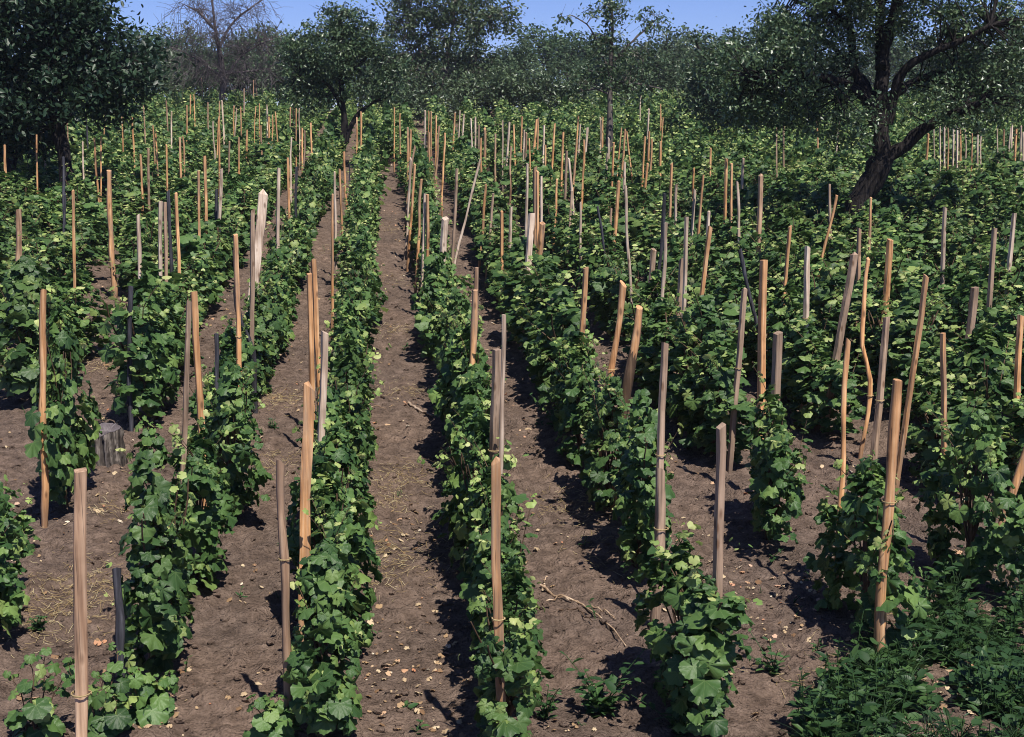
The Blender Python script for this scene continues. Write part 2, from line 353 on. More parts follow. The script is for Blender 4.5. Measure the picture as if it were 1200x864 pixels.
def lobed(p, k):
    v, f, uv = p; v = v.copy(); a = np.degrees(np.abs(np.arctan2(uv[:, 0], uv[:, 1]))); dip = np.where((np.abs(a - 27) < 12) | (np.abs(a - 81) < 13), k, 1.0)
    c = np.array([0, .15 * .62, .06]); w = v - c; w[:, :2] *= dip[:, None]; return w + c, f, uv * dip[:, None]
LEAF = [grape_leaf(0), grape_leaf(1), grape_leaf(2)]
KINDS = [[p, folded(p, .30), lobed(p, .88), folded(lobed(p, .93), -.25)] for p in LEAF]
OVAL = oval_leaf(); QUAD = quad_leaf()

def scatter_leaves(mb, proto, pos, nrm, down, size):
    """leaves at pos, blade normal nrm, tip along down"""
    pv, pf, puv = proto
    nrm = nrm / (np.linalg.norm(nrm, axis=1)[:, None] + 1e-9)
    ty = -down; ty = ty - nrm * np.sum(ty * nrm, 1)[:, None]; ty /= np.linalg.norm(ty, axis=1)[:, None] + 1e-9
    tx = np.cross(ty, nrm)
    N, K = len(pos), len(pv)
    curl = rng.uniform(0.4, 1.9, N)
    asp = rng.uniform(0.85, 1.15, N)
    v = pos[:, None] + size[:, None, None] * (pv[None, :, 0, None] * tx[:, None] * asp[:, None, None] + pv[None, :, 1, None] * ty[:, None] + pv[None, :, 2, None] * nrm[:, None] * curl[:, None, None])
    f = (pf[None] + (np.arange(N) * K)[:, None, None]).reshape(-1, 3)
    mb.add(v.reshape(-1, 3), f, np.tile(puv, (N, 1)))

def scatter_mixed(mb, lod, pos, nrm, down, size):
    w = rng.integers(0, 4, len(pos))
    for k in range(4):
        m = w == k
        if m.any(): scatter_leaves(mb, KINDS[lod][k], pos[m], nrm[m], down[m], size[m])
def unit(n): 
    v = rng.normal(size=(n, 3)); return v / np.linalg.norm(v, axis=1)[:, None]

# ------------------------------------------------------------------ vines
def vine_points(n, H, a, bw, seed):
    t = 0.08 + 0.92 * rng.uniform(0, 1, n) ** 0.85
    ph = rng.uniform(0, 2 * math.pi, n)
    rho = 0.45 + 0.55 * np.sqrt(rng.uniform(0, 1, n))
    lump = 1 + 0.30 * np.sin(3 * ph + seed) * np.sin(5 * t + 2 * seed) + 0.16 * np.sin(2 * ph - 1.7 * seed + 7 * t)
    prof = (0.62 + 0.55 * np.sin(np.clip(t * 1.05, 0, 1) * math.pi) ** 0.8) * np.where(t > 0.75, 1 - (t - 0.75) * 1.5, 1.0)
    e = 0.75
    cx = np.sign(np.cos(ph)) * np.abs(np.cos(ph)) ** e; sy = np.sign(np.sin(ph)) * np.abs(np.sin(ph)) ** e
    x = bw * cx * rho * lump * prof; y = a * sy * rho * lump * prof
    top = 1 + 0.16 * np.sin(9 * y + seed * 3) 
    pos = np.stack([x, y, t * H * top], -1)
    out = np.stack([cx / 1.0, sy * bw / a * 1.6, np.zeros(n)], -1)
    return pos, out, t, rho

def make_vine_meshes(lod, k):
    H = rng.uniform(0.90, 1.04); a = rng.uniform(0.40, 0.48); bw = rng.uniform(0.125, 0.155) + .015 * (lod > 0)
    n = [330, 300, 200][lod]
    pos, out, t, rho = vine_points(n, H, a, bw, k * 1.37 + lod)
    nrm = out * 0.75 + np.array([0, 0, 0.62]) + rng.normal(size=(n, 3)) * 0.38
    down = np.tile([0, 0, -1.0], (n, 1)) + out * 0.35 + rng.normal(size=(n, 3)) * 0.38
    size = (0.052 + 0.092 * rng.uniform(0, 1, n) ** 1.5) * (1.05 - 0.35 * np.clip(t - 0.7, 0, 1)) * [1.02, 0.98, 1.1][lod]
    fol = MB(); scatter_mixed(fol, lod, pos, nrm, down, size)
    tips = MB(); stem = MB()
    # shoots rising out of the top and leaning out of the sides
    ns = [9, 7, 4][lod]
    for s in range(ns):
        y0 = rng.uniform(-a, a) * 0.75; x0 = rng.normal() * bw * 0.35
        z0 = H * rng.uniform(0.45, 0.9); ln = rng.uniform(0.16, 0.55)
        side = rng.choice([-1, 1])
        q = np.linspace(0, 1, 6)
        lean = rng.uniform(0.05, 0.26)
        P = np.stack([x0 + side * (bw * 0.6 + lean * 0.4) * q, y0 + rng.normal() * 0.12 * q, z0 + ln * (q - 0.25 * q * q)], -1)
        if lod < 2: stem.tube(np.concatenate([[[0, y0 * .15, z0 * .55 - .05], [x0 * .5, y0 * .6, z0 * .8]], P]), np.linspace(0.005, 0.0015, 8), 4)
        m = [7, 6, 4][lod]
        u = np.linspace(0.2, 1, m); PP = np.stack([np.interp(u, q, P[:, c]) for c in range(3)], -1) + rng.normal(size=(m, 3)) * 0.018
        nr = unit(m) * 0.7 + np.array([side * 0.3, 0, 0.7])
        scatter_leaves(fol if lod < 2 else tips, LEAF[lod], PP[:m // 2], nr[:m // 2], unit(m)[:m // 2] * .6 + [0, 0, -0.5], rng.uniform(0.05, 0.085, m // 2))
        scatter_leaves(tips, LEAF[min(lod + 1, 2)], PP[m // 2:], nr[m // 2:], unit(m)[m // 2:], rng.uniform(0.03, 0.062, m - m // 2))
    nt_ = [38, 55, 44][lod]
    pos, out, t, rho = vine_points(nt_, H * 1.06, a, bw * 1.12, k * 1.37 + lod)
    t2 = rng.uniform(0.35, 1.0, nt_); pos[:, 2] = t2 * H * 1.08
    own = np.arange(nt_) % max(8, nt_ // 4); pos = pos[own] + rng.normal(size=(nt_, 3)) * .028; out = out[own]
    scatter_leaves(tips, LEAF[2], pos + out * 0.03, out * 0.5 + np.array([0, 0, 0.7]) + rng.normal(size=(nt_, 3)) * .5, unit(nt_), rng.uniform(0.018, 0.046, nt_) * [1, 1.05, 1.3][lod])
    # trunk and canes
    if lod < 2:
        q = np.linspace(0, 1, 8)
        w = rng.uniform(-.05, .05, 2)
        stem.tube(np.stack([w[0] * np.sin(q * 5), w[1] * np.sin(q * 4 + 1), -0.06 + q * H * 0.42], -1), np.linspace(0.030, 0.017, 8), 7)
        for c in range(5):
            e = rng.normal(size=2) * [bw * .5, a * .6]
            stem.tube(np.stack([w[0] * math.sin(3.3) * (1 - q) + e[0] * q ** 0.8 + .012 * np.sin(q * 9 + c) * q, w[1] * math.sin(3.64) * (1 - q) + e[1] * q ** 0.8, H * (0.25 + 0.68 * q)], -1), np.linspace(0.010, 0.004, 8), 5)
    return fol, tips, stem

VINES = []
for lod in (0, 1):
    lst = []
    for k in range(9):
        fol, tips, stem = make_vine_meshes(lod, k)
        lst.append((stem.mesh('vine_stem', M_STEM), fol.mesh('vine_foliage', M_VINE), tips.mesh('vine_shoot_tips', M_TIP)))
    VINES.append(lst)
FARV = [make_vine_meshes(2, k) for k in range(7)]

# plants: (row key, x, y, scale, height scale)
plants = []
def P_(row, Y_, s=1.0, h=1.0, dx=0.0): plants.append([row, ROWS[row] + dx, Y_, s, h])
def by_px(row, px, py, s=1.0, h=1.0):
    g = ground(px, py); plants.append([row, g[0], g[1], s, h])
for y_, s, h in [(850, 1, .98), (758, 1, 1.05), (684, 1, 1.0), (628, .98, 1.05)]:
    by_px(-1, 445 - (60 if y_ > 640 else 72) * (y_ - 25) / 805, y_, s, h)
for y_, s, h in [(868, .95, .85), (772, 1, 1.0), (693, 1.0, 1.02), (634, 1, .95)]:
    by_px(1, 445 + 150 * (y_ - 25) / 830, y_, s, h)
by_px(2, 806, 846, 1.15, .78); by_px(2, 752, 668, 1.05, 1.0); by_px(2, 712, 600, 1.0, 1.0)
by_px(3, 1012, 748, 1.05, 1.0); by_px(3, 905, 636, 1.0, 1.0)
by_px(4, 1135, 690, 1.05, 1.0); by_px(4, 1098, 572, 0.95, .9); by_px(4, 1205, 585, .9, .8)
by_px(-2, 190, 792, 1.05, 1.05); by_px(-2, 236, 690, 1.0, 1.0); by_px(-2, 272, 606, 1.0, 1.05); by_px(-2, 262, 545, .9, .9)
by_px(-3, -4, 735, 1.0, .95); by_px(-3, 80, 594, .98, 1.5); by_px(-3, 172, 494, 1.05, 1.15)
by_px(-4, 38, 472, 1.1, 1.25)
starts = {-1: 11.0, 1: 11.05, 2: 11.7, 3: 11.0, 4: 12.3, -2: 12.4, -3: 14.5, -4: 14.9, 5: 11.4}
for k, x0 in ROWS.items():
    y_ = starts.get(k, 9.0)
    end = 59 if x0 < -1 else (49 if x0 < 7 else 58)
    y_ += random.uniform(0, .3)
    while y_ < end:
        px, py, z = project([x0, y_, gz(x0, y_) + .5])
        if k == -4 and 16.3 < y_ < 19.3: y_ += 3.0; continue
        if k <= -4 and 14.2 < y_ < 16.9 and abs(px - 22) < 34: y_ += .9; continue
        if -70 < px < 1270 and random.random() > (0.05 if y_ < 30 else 0.02):
            hs = random.uniform(0.82, 1.10) * (0.9 if k <= -4 else 1.0)
            plants.append([k, x0 + random.gauss(0, .045), y_, random.uniform(0.95, 1.1), hs])
        y_ += random.uniform(0.78, 0.98)
for y_ in np.arange(39, 48, .9): plants.append([-1, .17, y_, 1, 1])
# nothing grows inside the trunk of the big tree
def blocked(x, y): return False
plants.sort(key=lambda p: p[2])

def rowname(k):
    s = 'left' if k < 0 else 'right'; k = abs(k)
    return (ORD[k - 1] if k <= 20 else 'outermost') + ' row ' + s + ' of path'

count = {}; nind = 0; far = MB()
for n_, (k, x, y, s, h) in enumerate(plants):
    z = gz(x, y)
    if nind < 298:
        nind += 1
        count[k] = count.get(k, 0) + 1
        e = empty('grapevine', (x, y, z + .01))
        e.rotation_euler = (0, 0, random.choice((0, math.pi)) + random.gauss(0, .18))
        wd = 1.45 if (k >= 3 and y > 10.6) or (k in (2, 3) and y > 13.5) or (k <= -3 and y > 12) else 1.0
        e.scale = (s * wd, s * min(wd, 1.1), s * h)
        look = ('short young' if h < .6 else 'tall leafy' if h > 1.13 else 'low bushy' if h < .92 else 'leafy green')
        if y < 19 and count[k] <= 12:
            lb = '%s grapevine, %s from front in the %s' % (look, ORD[count[k] - 1], rowname(k))
            gp = 'grapevines in the vineyard rows'
        else:
            lb = 'grapevine merging into the dense back part of the %s' % rowname(k)
            gp = 'dense grapevines of the %s' % rowname(k)
        tag(e, lb, 'grapevine', gp)
        st, fo, ti = VINES[0 if y < 15 else 1][n_ % 9]
        link('stem', st, e); link('foliage', fo, e); link('young_leaves', ti, e)
    else:
        fol, tips, _ = FARV[n_ % 7]
        a = random.choice((0, math.pi)) + random.gauss(0, .2); c, sn = math.cos(a), math.sin(a)
        M = np.array([[c, -sn, 0], [sn, c, 0], [0, 0, h]]) @ np.diag([1.35, 1.15, 1]) * s
        for q, mb in ((fol, far), (tips, None)):
            v = np.concatenate(q.v) @ M.T + [x, y, z]
            if mb is None:
                if 'tipfar' not in globals(): tipfar = MB()
                mb = tipfar
            mb.add(v, np.concatenate(q.f), np.concatenate(q.uv))
print('plants', len(plants), 'individual', nind, 'to y=', plants[nind - 1][2] if len(plants) > nind else None)
fv = empty('distant_vines', (0, 0, 0))
tag(fv, 'dense mass of far grapevine rows below the trees', 'vines', None, 'stuff')
o = link('foliage', far.mesh('distant_foliage', M_VINE_FAR), fv); o['kind'] = 'stuff'
o = link('young_leaves', tipfar.mesh('distant_tips', M_TIP), fv); o['kind'] = 'stuff'

# young shoots of vines still low on the ground, bottom left corner
def sprout(label, px, py, h, nst, seed):
    g = ground(px, py); b0 = np.array([g[0], g[1], gz(g[0], g[1])])
    e = empty('young_grapevine', b0); tag(e, label, 'grapevine', 'low young grapevines at the front')
    fl, yl, sm = MB(), MB(), MB()
    for k in range(nst):
        d = rng.normal(size=2) * .22 * h + [0, 0]; q = np.linspace(0, 1, 8)
        P = np.stack([d[0] * q, d[1] * q, -.02 + h * rng.uniform(.6, 1.1) * (q - .2 * q * q)], -1) + np.stack([.012 * np.sin(q * 9 + k), .012 * np.cos(q * 8), 0 * q], -1)
        sm.tube(P, np.linspace(.006, .002, 8), 5)
        m = 9; u = np.linspace(.12, 1, m); pp = np.stack([np.interp(u, q, P[:, c]) for c in range(3)], -1)
        ph = np.arange(m) * 2.5 + rng.uniform(0, 6); dr = np.stack([np.cos(ph), np.sin(ph), np.zeros(m)], -1)
        sz = .15 * (1.1 - .75 * u) * rng.uniform(.8, 1.2, m)
        for i in range(m): sm.tube(np.stack([pp[i], pp[i] + dr[i] * sz[i] * .6 + [0, 0, .02]]), [.002, .0015], 4, cap=False)
        ps = pp + dr * sz[:, None] * .6 + [0, 0, .02]
        nr = dr * .5 + np.array([0, -.25, .8]) + rng.normal(size=(m, 3)) * .2
        scatter_leaves(fl, LEAF[0], ps[:-3], nr[:-3], dr[:-3] + [0, 0, -.6], sz[:-3])
        scatter_leaves(yl, LEAF[0], ps[-3:], nr[-3:], dr[-3:] + [0, 0, -.3], sz[-3:])
    link('stem', sm.mesh('stem', M_STEM), e); link('foliage', fl.mesh('foliage', M_VINE), e); link('young_leaves', yl.mesh('young_leaves', M_YOUNG), e)
sprout('young low grapevine with big leaves left of the nearest post, bottom left', 42, 880, .62, 4, 0)
sprout('low young grapevine growing right behind the nearest thick post', 128, 874, .60, 5, 1)
sprout('small low grapevine shoot beside the short blackened stub', 178, 846, .40, 4, 2)
sprout('young grapevine shoots at the foot of the long wavy orange stake', 22, 655, .38, 4, 3)
sprout('small grapevine shoots at the foot of the crooked knotty stake', 322, 880, .45, 4, 4)
sprout('thin young grapevine in the gap behind the wire-looped stake', 185, 545, .6, 3, 5)
# ------------------------------------------------------------------ stakes
# (top x, top y, lower x, lower y, wood, width px or 0, form, base pixel seen?)
o_, p_, g_, t_, d_ = 'orange', 'pale', 'grey', 'tan', 'dark'
BIG = [
 (95, 550, 96, 864, t_, 18, 'sawn', 0, 'thick weathered square stake nearest the camera beside the lone young vines'),
 (330, 545, 338, 872, t_, 11, 'pole', 1, 'crooked knotty brown stake standing in front of the row left of the path'),
 (361, 455, 357, 690, o_, 14, 'board', 0, 'broad orange flat board stake with a sharpened top'),
 (381, 390, 374, 565, p_, 9, 'sawn', 0, 'pale pinkish square stake just behind the broad sharpened orange board'),
 (367, 305, 374, 450, o_, 7, 'sawn', 0, ''), (363, 321, 365, 453, o_, 7, 'sawn', 0, ''),
 (227, 342, 235, 495, o_, 9, 'sawn', 0, 'orange square stake of the crossed pair in the second row left'),
 (221, 354, 215, 555, g_, 7, 'sawn', 0, 'greyish narrow stake of the crossed pair, with a wire loop low down'),
 (50, 340, 52, 618, o_, 9, 'pole', 1, 'long wavy orange pole stake in front of the vine beside the stump'),
 (138, 668, 141, 838, d_, 11, 'pole', 1, 'short blackened stub of a stake left of the nearest second row vine'),
 (284, 294, 290, 440, d_, 8, 'crook', 0, 'black crooked stake bent halfway down, second row left of the path'),
 (276, 275, 279, 380, o_, 6, 'sawn', 0, 'orange stake directly beside the black crooked stake'),
 (253, 390, 254, 445, d_, 6, 'pole', 0, ''), (153, 335, 153, 365, d_, 6, 'pole', 0, ''),
 (308, 228, 299, 320, p_, 12, 'board', 0, 'wide pale flat board stake, whitest and broadest left of the path'),
 (297, 247, 296, 320, g_, 6, 'sawn', 0, ''),
 (579, 540, 586, 792, o_, 12, 'board', 0, 'long pinkish orange flat stake at the near end of the row right of path'),
 (581, 408, 579, 537, g_, 11, 'sawn', 0, 'thick square stake with a shaded grey side behind the long pinkish stake'),
 (589, 368, 587, 470, p_, 6, 'pole', 0, 'thin pale stake rising behind the thick grey-sided stake'),
 (557, 340, 552, 540, o_, 9, 'pole', 0, 'rough orange stake with knots and peeling bark right of the path'),
 (558, 314, 556, 400, t_, 6, 'pole', 0, 'brown stake whose top shows above the rough knotted orange stake'),
 (522, 256, 513, 383, p_, 8, 'sawn', 0, 'pale yellowish leaning stake in the row right of the path'),
 (779, 402, 775, 520, g_, 9, 'sawn', 0, 'square grey-pink stake rising above the split grey stub'),
 (777, 552, 773, 648, g_, 13, 'pole', 0, 'short split grey stub of a stake low among the leaves'),
 (842, 497, 838, 862, g_, 11, 'sawn', 1, 'tall grey stake with a bright edge beside the lone front vine'),
 (1052, 446, 1034, 700, o_, 13, 'pole', 0, 'stout round light brown stake leaning right in the third row'),
 (912, 390, 906, 525, g_, 11, 'sawn', 0, 'square mauve-grey stake standing over the third row vines'),
 (873, 340, 858, 515, g_, 7, 'sawn', 0, 'slim leaning stake with one bright white edge, third row right'),
 (895, 305, 893, 420, o_, 9, 'sawn', 0, 'two-toned orange and grey square stake above the third row'),
 (996, 400, 986, 565, o_, 8, 'pole', 0, 'rusty orange rough stake among the fourth row vines'),
 (1040, 372, 1023, 550, g_, 8, 'sawn', 0, 'leaning dark stake with a white sunlit edge, behind the stout round one'),
 (1044, 281, 1033, 420, o_, 8, 'sawn', 0, ''), (1028, 304, 1014, 427, o_, 6, 'crook', 0, ''),
 (1085, 323, 1069, 438, o_, 7, 'sawn', 0, ''), (1143, 337, 1128, 462, g_, 10, 'sawn', 0, 'broad grey-brown leaning stake near the right edge'),
 (1167, 268, 1160, 365, g_, 6, 'sawn', 0, ''), (1001, 299, 986, 385, g_, 9, 'sawn', 0, ''), (1008, 268, 1005, 360, t_, 5, 'sawn', 0, ''),
 (1107, 243, 1103, 352, p_, 5, 'sawn', 0, ''), (1197, 370, 1193, 455, o_, 8, 'sawn', 0, ''),
 (1240, 397, 1163, 655, o_, 12, 'pole', 1, 'strongly leaning tan stake cut by the right edge of the picture'),
 (730, 333, 715, 458, o_, 9, 'pole', 0, 'leaning orange round stake in the second row right of the path'),
 (749, 361, 738, 445, o_, 10, 'bark', 0, 'orange stake with bark left on, beside the leaning orange one'),
 (800, 303, 789, 440, g_, 8, 'sawn', 0, ''), (765, 292, 759, 385, g_, 7, 'sawn', 0, ''), (687, 314, 683, 374, o_, 7, 'sawn', 0, ''),
 (623, 250, 612, 412, p_, 8, 'sawn', 0, ''), (636, 262, 630, 338, o_, 7, 'sawn', 0, ''),
 (127, 200, 134, 352, o_, 7, 'pole', 1, ''), (892, 206, 889, 290, t_, 6, 'sawn', 0, ''), (22, 248, 22, 390, t_, 8, 'sawn', 0, ''),
]
MID = '''390 228 389 405 o;392 202 393 260 p;398 198 399 225 t;403 178 405 220 o;410 192 410 214 d;501 228 501 330 o;599 243 597 310 t;588 248 588 315 o;
726 213 721 282 o;732 218 736 282 p;733 190 732 217 p;664 177 662 228 g;667 186 670 223 p;670 224 667 292 g;652 210 650 267 o;681 237 680 302 g;717 244 711 325 t;701 242 705 272 d;779 227 776 260 d;
793 217 791 292 p;813 197 812 224 o;814 223 811 278 p;804 254 803 287 p;824 205 821 240 t;830 248 827 292 p;832 266 823 336 o;833 174 832 218 t;851 186 850 226 o;858 192 857 244 o;865 213 866 272 p;871 186 869 220 t;
787 192 786 226 o;774 166 773 218 o;759 192 755 230 t;756 160 755 178 o;761 154 760 180 o;764 164 763 188 o;778 138 776 158 o;729 150 726 180 o;733 152 730 188 o;734 154 737 180 o;719 167 718 192 o;712 180 711 198 p;713 162 713 178 t;
706 138 706 192 o;704 138 704 150 p;689 150 686 190 p;685 164 684 192 o;680 146 678 178 t;678 136 677 152 o;676 163 674 188 o;660 155 659 182 o;650 145 648 180 o;751 112 750 138 g;774 122 774 138 g;760 128 759 150 g;
462 126 462 147 o;469 133 469 158 o;478 150 478 180 o;481 152 481 184 o;486 171 483 194 t;482 186 480 218 p;486 193 484 222 o;494 210 492 248 o;498 227 497 256 t;498 130 498 140 p;502 130 502 138 o;505 131 505 140 o;511 136 511 154 o;503 155 503 176 o;
515 148 512 186 t;521 156 520 184 o;533 133 532 154 o;539 130 538 156 t;544 134 542 163 t;552 139 553 172 p;557 137 557 174 p;561 147 561 180 g;564 162 564 182 o;568 151 568 196 o;562 187 552 230 p;581 157 580 206 t;589 141 589 177 p;597 143 595 174 p;
602 146 604 208 o;599 172 598 218 t;612 137 611 160 o;614 153 613 190 p;617 156 616 192 t;620 162 621 192 o;618 192 617 238 t;627 196 627 230 t;630 201 630 248 o;635 207 635 220 p;629 140 626 172 o;631 138 630 172 t;638 147 637 180 p;639 170 639 220 o;
570 216 566 264 o;578 227 576 252 g;536 198 535 216 g;6 170 9 240 o;43 158 45 270 o;51 150 54 216 p;73 184 74 212 d;75 228 75 272 d;85 224 86 292 t;78 141 80 178 t;97 166 99 238 t;101 132 105 198 d;110 162 116 242 o;118 160 118 208 o;123 127 122 160 o;
143 136 146 216 o;155 138 158 203 o;165 181 167 260 o;163 252 164 342 p;174 174 175 258 t;168 124 170 162 t;179 147 182 196 o;182 154 184 189 o;195 118 197 154 t;201 131 201 166 t;195 170 196 222 o;197 224 198 244 d;211 161 212 220 t;214 160 218 223 o;188 236 188 282 g;
193 237 194 287 t;206 227 208 277 t;219 124 219 151 o;223 111 223 160 o;227 111 228 140 o;244 120 244 158 t;250 142 252 196 p;256 137 255 180 o;257 119 257 138 o;260 118 263 172 p;257 154 257 214 o;269 166 268 220 t;260 198 259 222 p;274 124 274 154 o;277 127 274 172 p;
282 125 283 166 o;280 161 280 217 o;289 153 289 196 o;300 125 299 144 o;304 122 304 144 o;313 123 313 146 g;315 137 315 166 o;319 135 319 166 o;323 131 324 148 o;306 147 307 194 o;341 161 341 206 p;337 185 338 232 o;327 197 326 257 p;341 126 340 146 o;344 121 344 146 o;
347 127 347 146 o;351 127 351 138 t;354 150 354 176 o;357 153 356 198 g;364 144 366 196 o;418 138 418 160 o;423 131 423 154 o;233 200 234 272 o;239 183 241 257 o;253 222 254 252 d;347 196 347 206 d;299 92 301 112 g;297 94 297 112 g;286 104 286 122 g;236 90 237 104 g;
974 216 974 245 g;980 229 970 274 t;1020 232 1018 292 t;925 265 920 322 t;945 289 944 338 p;1190 250 1187 278 g;1107 391 1107 406 g;648 343 647 382 d;868 293 876 332 d;779 261 778 287 p;
1088 157 1087 172 o;1094 152 1094 172 p;1102 148 1102 172 p;1107 145 1107 170 p;1111 147 1111 168 o;1116 146 1116 168 p;1121 148 1121 166 p;1126 150 1126 166 o;1132 152 1132 166 p;1137 157 1137 168 o;1145 155 1145 168 p;1150 153 1150 166 p;1170 148 1170 178 p;1176 152 1175 180 o;
1183 150 1182 174 p;1186 145 1186 172 p;1190 150 1189 174 o;1195 148 1195 172 p;1199 155 1199 180 p;985 143 983 160 p;958 140 958 150 o;910 150 910 162 g;918 145 918 160 g'''
allst = list(BIG)
W_ = {'o': o_, 'p': p_, 'g': g_, 't': t_, 'd': d_}
for s in MID.replace('\n', '').split(';'):
    q = s.split()
    if len(q) == 5: allst.append((*map(float, q[:4]), W_[q[4]], 0, 'pole' if rng.uniform() < .3 or q[4] == 'd' else 'sawn', 0, ''))
    if allst[-1][4] in (g_, t_) and len(q) == 5 and rng.uniform() < .4: allst[-1] = (*allst[-1][:4], o_ if rng.uniform() < .6 else p_, *allst[-1][5:])

placed = []
for (xt, yt, xb, yb, wood, wpx, form, seen, lab) in allst:
    best = None
    if seen:
        g = ground(xb, yb); Yd = g[1]; best = (0, Yd)
    else:
        short = wood == 'dark' or (yb - yt) < 0.06 * (yt - 25) * 2
        for h in np.arange(1.05 if (wood == 'dark' or lab.startswith('short')) else 1.35, 1.95, .02):
            Tp = ground(xt, yt, h); Yd = Tp[1]
            if Yd > 62: continue
            bx = at(xb, yb, Yd)[0]; zb = at(xb, yb, Yd)[2]
            zt = Tp[2]; g0 = gz(bx, Yd)
            xg = Tp[0] + (bx - Tp[0]) * (zt - g0) / max(zt - zb, .05)
            c = abs(h - 1.62) * .45 + (np.min(np.abs(ROWX - xg)) * 1.2 if Yd < 26 else 0)
            if g0 > zb + 0.02: c += 5 * (g0 - zb)
            if best is None or c < best[0]: best = (c, Yd)
        if best is None: best = (0, 58.0)
    Yd = best[1]
    T = at(xt, yt, Yd); B = at(xb, yb, Yd)
    lean = (B[0] - T[0]) / max(T[2] - B[2], .05)
    lean = float(np.clip(lean, -.5, .5))
    g0 = gz(T[0], Yd); hh = T[2] - g0
    base = np.array([T[0] + lean * hh, Yd, g0])
    kz = min(ROWS, key=lambda k: abs(ROWS[k] - base[0]))
    zdepth = project(T)[2]
    w = wpx / F * zdepth if wpx else float(np.clip(rng.normal(.040, .006), .03, .055))
    placed.append([base, T, hh, lean, wood, w, form, lab, kz])

def stake_mesh(h, lean, w, form, depth_lean):
    """one split or sawn stake, foot 12 cm in the soil; axis from the origin"""
    nseg = 14
    q = np.linspace(0, 1, nseg)
    z = -0.14 + q * (h + 0.14)
    x = -lean * z; y = depth_lean * z
    wob = {'sawn': .0025, 'board': .005, 'pole': .0075, 'bark': .008, 'crook': .010}[form]
    ph = rng.uniform(0, 6.28, 4)
    x = x + wob * (np.sin(q * 7 + ph[0]) + .6 * np.sin(q * 15 + ph[1])); y = y + wob * np.sin(q * 6 + ph[2])
    if form == 'crook': x = x + 0.06 * np.tanh((q - .55) * 14) * (-1)
    k = 8 if form in ('pole', 'crook', 'bark') else 4
    if k == 4:
        ratio = rng.uniform(.75, 1.0) if form == 'sawn' else rng.uniform(.32, .42)
        c = w * .09
        hw, hd = w / 2 * (1.0 if form == 'board' else 0.86), w / 2 * ratio
        prof = np.array([[hw - c, -hd], [hw, -hd + c], [hw, hd - c], [hw - c, hd], [-hw + c, hd], [-hw, hd - c], [-hw, -hd + c], [-hw + c, -hd]])
    else:
        a = np.arange(8) * math.pi / 4
        prof = np.stack([np.cos(a), np.sin(a)], -1) * (w / 2) * rng.uniform(.82, 1.12, 8)[:, None]
    a = rng.uniform(-.75, .75) if form != 'board' else rng.uniform(-.25, .25)
    if form == 'sawn': a = rng.uniform(.28, .48)      # most sawn stakes stand edge on
    prof = prof @ np.array([[math.cos(a), math.sin(a)], [-math.sin(a), math.cos(a)]])
    tap = np.where(q < .12, .55 + q / .12 * .45, 1.0) * (1 - .1 * q)
    if k == 8: tap = tap * (1 + .09 * np.sin(q * 19 + ph[3]) + rng.uniform(-.05, .05, nseg))
    v = np.zeros((nseg, 8, 3))
    v[..., :2] = prof[None] * tap[:, None, None]; v[..., 0] += x[:, None]; v[..., 1] += y[:, None]; v[..., 2] = z[:, None]
    v[-1, :, 2] += (prof @ rng.normal(size=2)) * rng.uniform(.05, .5)      # rough saw cut at the head
    v[1:-1] += rng.normal(size=(nseg - 2, 8, 3)) * [w * .022, w * .022, .004]
    if k == 4 and rng.uniform() < .6:                       # a split or chipped arris
        c0, i0 = int(rng.integers(0, 8)), int(rng.integers(7, 13)); v[i0:i0 + 2, c0, :2] = v[i0:i0 + 2, c0, :2] * .88 + v[i0:i0 + 2].mean(1)[:, :2] * .12
    mb = MB(); V = v.reshape(-1, 3)
    f = []
    for i in range(nseg - 1):
        for j in range(8):
            j2 = (j + 1) % 8; f.append([i * 8 + j, i * 8 + j2, (i + 1) * 8 + j2, (i + 1) * 8 + j])
    mb.add(V, f)
    top = V[-8:]; c = top.mean(0); c[2] += {'board': w * .55, 'pole': w * .12}.get(form, w * (.45 if rng.uniform() < .25 else .02))
    mb.add(np.concatenate([top, [c]]), [[j, (j + 1) % 8, 8] for j in range(8)])
    return mb, x, y, z

